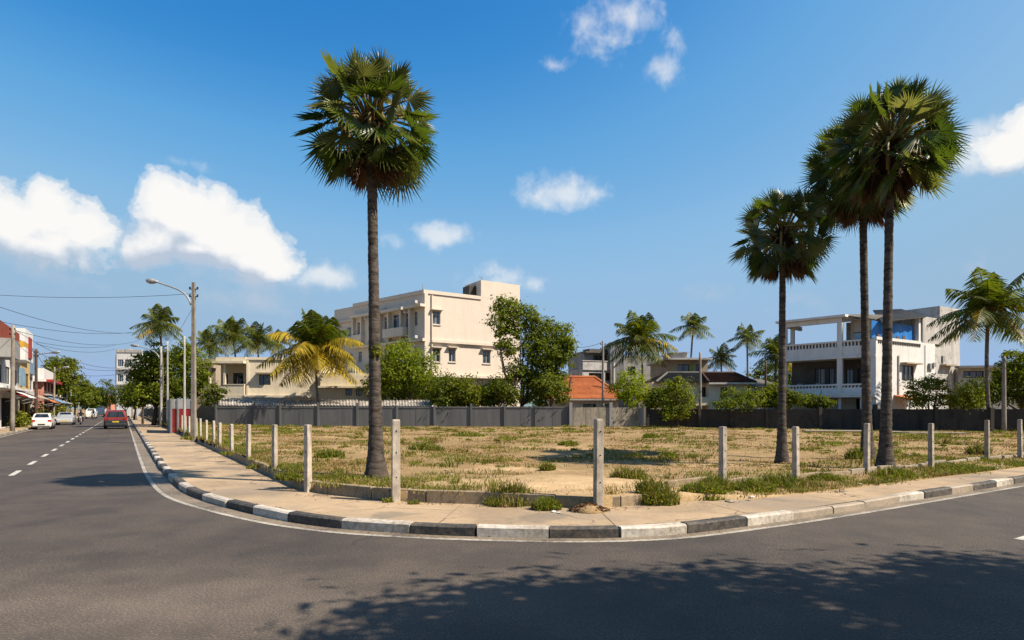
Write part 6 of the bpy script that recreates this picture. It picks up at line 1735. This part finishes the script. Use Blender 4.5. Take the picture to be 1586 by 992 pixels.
def cable(A, B, sag, label, r=.018):
    r *= .62; A, B = Vector(A), Vector(B); mb = MB(); n = 22
    mb.tube([A.lerp(B, k/n) - Vector((0, 0, sag*4*(k/n)*(1-k/n))) for k in range(n+1)], r, 5)
    tag(mb.build('overhead_cable', M['wire'], smooth=True), label, 'cable', 'overhead cables')
def wp(px, py, Y): return Vector((at(px, Y), Y, zat(py, Y)))
cable(wp(-60, 453, 33), wp(299, 455, 32.3), .25, 'topmost single cable reaching the tall lamp pole')
cable(wp(-40, 462, 40), wp(205, 516, 75), .7, 'cable falling from the left edge, second from the top', .03)
cable(wp(-40, 490, 46), wp(215, 514, 80), .7, 'sagging cable just above the stout left pole', .03)
cable(wp(19, 508, 48), wp(221, 563, 72), 1.6, 'cable from the stout left pole across the street to the dark pole', .028)
cable(wp(19, 511, 48), wp(215, 528, 90), .9, 'cable from the stout left pole towards the far lamp', .03)
cable(wp(56, 545, 62), wp(221, 566, 72), 1.2, 'cable from the brown lamp pole over the street to the dark pole', .03)
cable(wp(56, 530, 62), wp(178, 535, 110), .5, 'cable running toward the distant flats, upper', .035)
cable(wp(56, 533, 62), wp(178, 541, 110), .7, 'cable running toward the distant flats, lower', .035)
cable(wp(83, 573, 78), wp(221, 572, 72), .8, 'cable from the leaning pole over the street', .03)
cable(wp(103, 586, 88), wp(205, 600, 115), 1.0, 'cable over the far part of the street', .04)
cable(wp(122, 602, 132), wp(205, 603, 116), 1.0, 'farthest cable over the street', .045)
cable(wp(56, 546, 62), wp(83, 572, 78), .6, 'short cable between the brown pole and the leaning pole', .03)
cable(wp(19, 520, 48), wp(56, 548, 62), .5, 'short cable between the stout pole and the brown pole', .028)
cable(wp(299, 476, 32.3), wp(250, 541, 56), .4, 'cable dropping from the tall lamp pole to the next lamp', .014)
cable(wp(886, 538, 60), wp(934, 530, 53.6), .2, 'short cable to the dark pole at the masonry wall', .03)

# ------------------------------------------------------------------ vehicles
def car(pos, head, label, paint, L=4.0, Wd=1.68, Ht=1.48, kind='hatch', lower=None, cat='car', name='parked_car', plate='plate', group=None):
    """lofted body: sections along the length; head = direction the nose points"""
    t = thing(name, pos, label, cat, group)
    f = Vector(head).normalized(); r = Vector((f.y, -f.x, 0)); o = Vector(pos)
    def P(y, x, z): return o + f*y + r*x + Vector((0, 0, z))
    hw = Wd/2; bz = .62*Ht if kind != 'suv' else .60*Ht
    if kind == 'hatch':
        S = [(-L*.5, .30, .52, .54, .80), (-L*.485, .22, bz*.93, bz*.95, .94), (-L*.46, .2, bz, bz+.04, .97), (-L*.33, .2, bz+.02, Ht-.06, .99), (-L*.12, .2, bz+.02, Ht, 1), (L*.06, .2, bz, Ht-.03, 1), (L*.24, .2, bz-.02, bz+.03, 1), (L*.40, .22, bz-.10, bz-.06, .96), (L*.48, .24, bz-.22, bz-.18, .88), (L*.5, .32, .5, .52, .8)]
    elif kind == 'suv':
        S = [(-L*.5, .32, bz*.9, bz*.92, .90), (-L*.49, .25, bz, bz+.03, .97), (-L*.46, .24, bz+.02, Ht-.10, 1), (-L*.40, .24, bz+.02, Ht-.01, 1), (-L*.1, .24, bz+.02, Ht, 1), (L*.08, .24, bz, Ht-.04, 1), (L*.22, .24, bz-.02, bz+.04, 1), (L*.42, .26, bz-.06, bz-.02, .97), (L*.49, .28, bz-.16, bz-.12, .92), (L*.5, .36, .6, .62, .86)]
    else:  # van / bus
        S = [(-L*.5, .32, bz*.9, bz*.92, .92), (-L*.495, .25, bz, bz+.03, .97), (-L*.48, .24, bz+.02, Ht-.10, 1), (-L*.45, .24, bz+.02, Ht, 1), (0, .24, bz+.02, Ht+.02, 1), (L*.36, .24, bz, Ht-.03, 1), (L*.44, .24, bz-.02, bz+.06, 1), (L*.485, .26, bz-.16, bz-.12, .96), (L*.5, .34, .6, .62, .9)]
    rings = []
    for (y, zb, zbelt, zt_, wf) in S:
        w = hw*wf; wt = w*(.80 if zt_ > bz+.25 else .96)
        rings.append([P(y, w*.90, zb), P(y, w, zb+.16), P(y, w*1.0, (zb+zbelt)*.55), P(y, w*.955, zbelt), P(y, wt, zt_-.05*(zt_ > bz+.25)), P(y, wt*.82, zt_), P(y, -wt*.82, zt_), P(y, -wt, zt_-.05*(zt_ > bz+.25)), P(y, -w*.955, zbelt), P(y, -w, (zb+zbelt)*.55), P(y, -w, zb+.16), P(y, -w*.90, zb)])
    mb = MB(); n = 12; vs = [v for rg in rings for v in rg]; fs, mi = [], []
    for i in range(len(rings)-1):
        for k in range(n):
            k2 = (k+1) % n; mb_i = 1 if (lower and (k in (0, 1, 9, 10, 11))) else 0
            mb.add([rings[i][k], rings[i][k2], rings[i+1][k2], rings[i+1][k]], ((3, 2, 1, 0),), mb_i)
    mb.add(rings[0], (tuple(range(n)),), 0); mb.add(rings[-1], (tuple(reversed(range(n))),), 0)
    body = mb.build('body', [paint, lower or paint], t)
    bm = bmesh.new(); bm.from_mesh(body.data); bmesh.ops.remove_doubles(bm, verts=bm.verts, dist=.0005); bmesh.ops.recalc_face_normals(bm, faces=bm.faces); bm.to_mesh(body.data); bm.free()
    body.data.polygons.foreach_set('use_smooth', [True]*len(body.data.polygons))
    sbm = body.modifiers.new('soft', 'BEVEL'); sbm.width = .03; sbm.segments = 2; sbm.limit_method = 'ANGLE'; sbm.angle_limit = R(28)
    def glass(name, quad, inset=.1, lift=.012):
        q = [Vector(v) for v in quad]; c = sum(q, Vector())/4; nn = (q[1]-q[0]).cross(q[3]-q[0]).normalized()
        if nn.dot(c - (o + Vector((0, 0, Ht*.5)))) < 0: nn = -nn
        q = [c + (v-c)*(1-inset) + nn*lift for v in q]; b_ = [v - nn*.03 for v in q]
        g = MB(); g.add(q + b_, ((0, 1, 2, 3), (7, 6, 5, 4), (0, 4, 5, 1), (1, 5, 6, 2), (2, 6, 7, 3), (3, 7, 4, 0))); g.build(name, M['glass_c'], t)
    def big(i, j, names):      # pane between ring i (lower) and ring j (upper): front or rear screen
        glass(names, [rings[i][3], rings[j][5], rings[j][6], rings[i][8]], .13, .02)
    tops = [i for i, s_ in enumerate(S) if s_[3] > bz+.25]
    big(tops[0]-1, tops[0], 'rear_window'); big(tops[-1]+1, tops[-1], 'windscreen')
    for i in range(tops[0], tops[-1]):
        for sd in ((3, 4), (8, 7)):
            glass('side_window', [rings[i][sd[0]], rings[i+1][sd[0]], rings[i+1][sd[1]], rings[i][sd[1]]], .12, .01)
    wr = .31 if kind == 'hatch' else .36
    for yy in (-L*.31, L*.31):
        for sx in (-1, 1):
            c = P(yy, sx*(hw-.2), wr); wb = MB(); ax = r*sx
            wb.lathe(c, [(wr*.62, -.02), (wr*.96, -.0), (wr, .03), (wr, .17), (wr*.95, .21), (wr*.66, .215)], 18, axis=ax)
            wh = wb.build('wheel', M['rubber'], t, smooth=True)
            rb = MB(); rb.lathe(c, [(wr*.66, .16), (wr*.62, .205), (wr*.2, .19), (wr*.12, .215)], 14, axis=ax); rb.build('rim', M['alloy'], wh)
    def lamp(nm, y, x0, x1, z0, z1, mt, d=.05):
        g = MB(); g.obb(P(y, x0, z0), r*(x1-x0), f*d, Vector((0, 0, z1-z0))); g.build(nm, M[mt], t, bevel=.012)
    for sx in (-1, 1):
        a_, b_ = (hw*.60, hw*.93) if sx > 0 else (-hw*.93, -hw*.60)
        if kind == 'van': lamp('tail_light', -L*.5-.02, a_+.1*(sx < 0)*0, b_, bz*.62, bz*.9, 'redlamp', .06)
        else: lamp('tail_light', -L*.5-.0 if kind == 'suv' else -L*.493, a_, b_, bz*.72, bz*.96, 'redlamp', .1)
        lamp('headlight', L*.47, a_, b_, bz*.62, bz*.78, 'clearlamp', .1)
    for y, d in ((-L*.5-.06, .1), (L*.5-.04, .1)):
        g = MB(); g.obb(P(y, -hw*.86, .30), r*hw*1.72, f*d, Vector((0, 0, .22))); g.build('bumper', lower or paint, t, bevel=.04)
        if lower and y < 0: continue
        g = MB(); y2 = y-.012 if y < 0 else y+d; g.obb(P(y2, -.26, .40), r*.52, f*.012, Vector((0, 0, .12))); g.build('number_plate', M[plate], t)
    if lower:
        g = MB(); g.obb(P(-L*.5-.03, -hw*.9, .5), r*hw*1.8, f*.12, Vector((0, 0, .34))); g.build('tailgate_trim', lower, t, bevel=.03)
        g = MB(); g.obb(P(-L*.5-.045, -.26, .62), r*.52, f*.012, Vector((0, 0, .12))); g.build('number_plate', M[plate], t)
    for sx in (-1, 1):
        g = MB(); g.obb(P(L*.14, sx*(hw+.02) - (.16 if sx < 0 else 0), bz+.02), r*.16, f*.1, Vector((0, 0, .13))); g.build('mirror', lower or paint, t, bevel=.02)
    return t
M['car_white'] = m_plain('white_car_paint', (.72, .71, .68), (.68, .67, .64), 1, .22, .5, bmp=0)
M['car_silver'] = m_plain('silver_car_paint', (.52, .53, .53), (.48, .49, .49), 1, .28, .6, .3, bmp=0)
M['car_red'] = m_plain('red_car_paint', (.24, .028, .018), (.21, .024, .016), 1, .22, .6, bmp=0)
M['car_dark'] = m_plain('dark_car_trim', (.03, .032, .038), (.025, .026, .03), 1, .35, .5, bmp=0)
p = SU(-6.25, 71, .0); car(p, DU, 'white hatchback seen from behind, parked at the shop kerb', M['car_white'], L=3.5, Wd=1.5, plate='blackplastic')
p = Vector((at(102, 71.5), 71.5, 0)); car(p, -DU, 'silver car facing the camera at the shop kerb', M['car_silver'], L=4.1)
p = Vector((at(179.5, 58.2), 58.2, 0)); car(p, DU, 'red and dark grey sport utility car driving away', M['car_red'], L=4.2, Wd=1.84, Ht=1.76, kind='suv', lower=M['car_dark'], name='moving_car')
p = Vector((at(141.5, 116), 116, 0)); car(p, -DU, 'small white van far up the street coming this way', M['car_white'], L=4.3, Wd=1.7, Ht=1.85, kind='van', name='moving_van', cat='van')
p = Vector((at(154, 160), 160, 0)); car(p, -DU, 'white bus in the distance behind the van', M['car_white'], L=8, Wd=2.3, Ht=2.6, kind='van', name='distant_bus', cat='bus')
p = Vector((at(160, 185), 185, 0)); car(p, -DU, 'pale far vehicle at the very end of the street', M['car_silver'], L=5, Wd=1.9, Ht=2.0, kind='van', name='distant_van', cat='van')

def motorbike(p, head, label):
    t = thing('motorcycle', p, label, 'motorcycle'); f = Vector(head).normalized(); r = Vector((f.y, -f.x, 0)); o = Vector(p)
    def P(y, x, z): return o + f*y + r*x + Vector((0, 0, z))
    for y in (-.62, .62):
        mb = MB(); mb.lathe(P(y, -.05, .3), [(.2, 0), (.28, .01), (.3, .05), (.28, .09), (.2, .1)], 18, axis=r); w = mb.build('wheel', M['rubber'], t, smooth=True)
        mb = MB(); mb.lathe(P(y, -.03, .3), [(.2, .0), (.19, .03), (.19, .06)], 14, axis=r); mb.build('rim', M['alloy'], w)
    mb = MB(); mb.tube([P(-.62, 0, .3), P(-.1, 0, .42), P(.2, 0, .5), P(.42, 0, .75)], .06, 7); mb.tube([P(-.1, 0, .42), P(-.2, 0, .7)], .05, 6); mb.build('frame', M['blackplastic'], t)
    mb = MB(); mb.lathe(P(-.05, 0, .3), [(.05, 0), (.16, .05), (.17, .2), (.1, .26)], 10, axis=(0, 0, 1)); mb.build('engine', M['steel'], t)
    mb = MB(); mb.tube([P(-.1, 0, .75), P(.1, 0, .82), P(.35, 0, .78)], [.08, .14, .08], 8); mb.build('fuel_tank', M['car_red'], t, smooth=True)
    mb = MB(); mb.tube([P(-.72, 0, .8), P(-.4, 0, .77), P(-.08, 0, .76)], [.06, .11, .1], 8); mb.build('seat', M['blackplastic'], t, smooth=True)
    mb = MB(); mb.tube([P(.62, .07, .3), P(.42, .07, .9)], .03, 6); mb.tube([P(.62, -.07, .3), P(.42, -.07, .9)], .03, 6); mb.build('fork', M['steel'], t)
    mb = MB(); mb.tube([P(.30, -.36, 1.0), P(.4, -.1, .98), P(.4, .1, .98), P(.30, .36, 1.0)], .02, 6); mb.build('handlebar', M['steel'], t)
    mb = MB(); mb.lathe(P(.44, 0, .88), [(.05, 0), (.1, .06), (.1, .12)], 10, axis=f); mb.build('headlight', M['clearlamp'], t)
    mb = MB(); mb.tube([P(.85, 0, .58), P(.66, 0, .64), P(.45, 0, .6)], [.03, .07, .05], 6); mb.build('mudguard', M['car_red'], t, smooth=True)
    return P
def skin_body(name, mat, parent, joints, edges, root):
    o = org(parent); me = bpy.data.meshes.new(name)
    me.from_pydata([tuple(Vector(j[0]) - o) for j in joints], edges, [])
    ob = newobj(name, me, parent); me.materials.append(mat)
    ob.modifiers.new('skin', 'SKIN')
    bm = bmesh.new(); bm.from_mesh(me); ly = bm.verts.layers.skin.verify()
    for v, j in zip(bm.verts, joints): v[ly].radius = (j[1], j[1]); v[ly].use_root = False
    bm.verts.ensure_lookup_table(); bm.verts[root][ly].use_root = True
    bm.to_mesh(me); bm.free()
    ss_ = ob.modifiers.new('sub', 'SUBSURF'); ss_.levels = 2; ss_.render_levels = 2
    return ob
def rider(P, base, label, helmet='blackplastic'):
    t = thing('person', base, label, 'person')
    J = [(P(-.28, 0, .88), .16), (P(-.24, 0, 1.12), .155), (P(-.16, 0, 1.34), .17), (P(-.12, 0, 1.46), .075), (P(-.10, 0, 1.56), .09), (P(-.09, 0, 1.67), .10)]
    E = [(0, 1), (1, 2), (2, 3), (3, 4), (4, 5)]
    for sx in (-1, 1):
        n = len(J)
        J += [(P(-.15, sx*.2, 1.36), .075), (P(.02, sx*.31, 1.16), .055), (P(.24, sx*.32, 1.03), .042), (P(.31, sx*.33, 1.02), .045)]
        E += [(2, n), (n, n+1), (n+1, n+2), (n+2, n+3)]
        n = len(J)
        J += [(P(-.2, sx*.13, .84), .1), (P(.18, sx*.24, .74), .08), (P(.08, sx*.2, .36), .055), (P(.2, sx*.2, .30), .05)]
        E += [(0, n), (n, n+1), (n+1, n+2), (n+2, n+3)]
    skin_body('body', M['rider_cloth'], t, J, E, 0)
    mb = MB(); mb.lathe(P(-.09, 0, 1.54), [(.07, 0), (.125, .04), (.145, .12), (.13, .21), (.07, .26)], 12); mb.build('helmet', M[helmet], t, smooth=True)
    mb = MB(); q = P(.03, 0, 1.62); mb.lathe(q - Vector((0, 0, .05)), [(.05, 0), (.065, .04), (.05, .09)], 8); mb.build('face', M['skin'], t, smooth=True)
M['rider_cloth'] = m_plain('dark_clothing', (.03, .03, .045), (.02, .02, .03), 3, .8, .2, bmp=.1)
M['skin'] = m_plain('brown_skin', (.20, .10, .06), (.16, .08, .05), 3, .6, .3, bmp=0)
p = Vector((at(125, 72), 72, 0)); P = motorbike(p, -DU, 'red motorcycle with a rider coming along the shop side'); rider(P, P(-.28, 0, .8), 'person in dark clothes and black helmet riding the near motorcycle')
p = Vector((at(144.5, 105), 105, 0)); P = motorbike(p, -DU, 'small dark motorcycle in front of the far white van'); rider(P, P(-.28, 0, .8), 'person in dark clothes riding the far motorcycle by the van')

# ------------------------------------------------------------------ small things on the ground
def bit(px, py, label, size, mat, seed, name='litter_scrap', cat='litter', group='white scraps on the ground', flat=.35):
    rr_ = random.Random(seed); p = ground(px, py, .14); s, u = toSU(p.x, p.y)
    if u > fence_u(max(3.25, s)): p = lot_at(px, py)
    mb = MB(); k = 7; c = p
    top = []; rim = []
    for i in range(k):
        a_ = 2*math.pi*i/k; q = size*rr_.uniform(.6, 1.2)
        rim.append(c + Vector((math.cos(a_)*q, math.sin(a_)*q, rr_.uniform(0, .02)))); top.append(c + Vector((math.cos(a_)*q*.6, math.sin(a_)*q*.6, size*flat*rr_.uniform(.4, 1.2))))
    b_ = len(mb.v); apex = c + Vector((0, 0, size*flat*1.2))
    mb.add(rim + top + [apex], [(i, (i+1) % k, k+(i+1) % k, k+i) for i in range(k)] + [(k+i, k+(i+1) % k, 2*k) for i in range(k)])
    tag(mb.build(name, M[mat]), label, cat, group)
for i, (px, py, lb, sz) in enumerate([(858, 793, 'white scrap beside the weed at the wall foot, left one', .05), (866, 795, 'crumpled white scrap beside the weed at the wall foot, middle one', .045), (882, 791, 'white scrap nearest the tallest post', .06), (1334, 751, 'white scrap on the verge below the palm pair post', .05), (1367, 745, 'white scrap under the front palm of the pair', .05), (1376, 744, 'small pale scrap right of the palm foot', .04), (1462, 734, 'white paper cup on the verge by the fourth post', .07), (1545, 725, 'pale scrap near the right edge of the verge', .05), (1165, 770, 'pale scrap in the weeds by the drain', .06), (1130, 777, 'flat stone on the verge left of the drain', .12)]):
    bit(px, py, lb, sz, 'litter' if i < 9 else 'k_bare', 400+i)
for i, (px, py, sz) in enumerate([(700, 735, .06), (690, 728, .05), (760, 742, .07), (820, 735, .05), (1060, 730, .06), (1090, 722, .08), (1150, 712, .07), (870, 722, .06), (910, 735, .05), (1075, 700, .1), (740, 712, .08), (1000, 697, .09), (520, 690, .1), (1180, 690, .12), (1205, 680, .12)]):
    bit(px, py, 'small tan stone lying on the bare soil of the lot', sz, 'k_bare', 430+i, 'field_stone', 'stone', 'stones on the bare lot soil', .5)
# heap of dead leaves by the tallest post
p = ground(912, 792, .135); t = thing('leaf_heap', p, 'brown heap of dead leaves and soil against the tallest post', 'leaf heap')
mb = MB(); mb.lathe(p - Vector((0, 0, .02)), [(.3, 0), (.24, .06), (.14, .11), (.04, .14)], 14); mb.build('soil', M['dirt'], t, smooth=True)
rg = np.random.default_rng(9); n = 260; q = .36*np.sqrt(rg.random(n)); a_ = rg.uniform(0, 6.283, n)
C = np.stack([p.x+np.cos(a_)*q, p.y+np.sin(a_)*q*.6, p.z + .02 + .13*(1-q/.36)], 1); V, F_ = leaf_quads(C, np.tile((0, 0, 1.), (n, 1)), .075, rg, .5); npmesh('dead_leaves', V, F_, M['deadleaf'], t)
# windblown dead leaves along the kerb and the wall foot
rg = np.random.default_rng(10); C = []
for i in range(700):
    q = LWp[rg.integers(4, len(LWp)-1)]; w_ = W(q, .14) + Vector((rg.normal(0, .3), rg.normal(-.16, .1), 0)); s, u = toSU(w_.x, w_.y)
    if s > 3.2 and u > fence_u(max(3.26, s)) - .02: continue
    C.append(w_[:])
for i in range(350):
    q = KERB[rg.integers(60, len(KERB)-60)]; w_ = W(q, .012) + Vector((rg.normal(0, .2), rg.normal(-.05, .04), 0)); s, u = toSU(w_.x, w_.y)
    C.append((w_.x, w_.y-.05, .012))
C = np.array(C); V, F_ = leaf_quads(C, np.tile((0, 0, 3.), (len(C), 1)), .04, rg, .5)
tag(npmesh('fallen_leaves', V, F_, M['deadleaf']), kind='stuff')
# pale concrete slab strip at the back of the lot
z0 = .4; mb = MB()
for px0, px1, py in ((1248, 1345, 669.5), (1375, 1405, 671), (1410, 1500, 671.5)):
    a_ = lot_at(px0, py); b_ = lot_at(px1, py+1); mb.obb((a_.x, a_.y, lot_xy(a_.x, a_.y).z+.0), (b_.x-a_.x, b_.y-a_.y, 0), (.5, 1.6, 0), (0, 0, .09))
tag(mb.build('concrete_slab', M['k_bare']), kind='structure')

# ------------------------------------------------------------------ one albedo scale for every material (colours above were picked at a lower exposure)
ALB = .70
for m_ in bpy.data.materials:
    nt = m_.node_tree; t = NT(nt)
    for nd in [n for n in nt.nodes if n.type in ('BSDF_PRINCIPLED', 'BSDF_TRANSLUCENT')]:
        sk = nd.inputs['Base Color' if nd.type == 'BSDF_PRINCIPLED' else 'Color']
        if sk.links:
            src = sk.links[0].from_socket
            t.l(t.mix(1.0, src, (ALB, ALB, ALB), 'MULTIPLY'), sk)
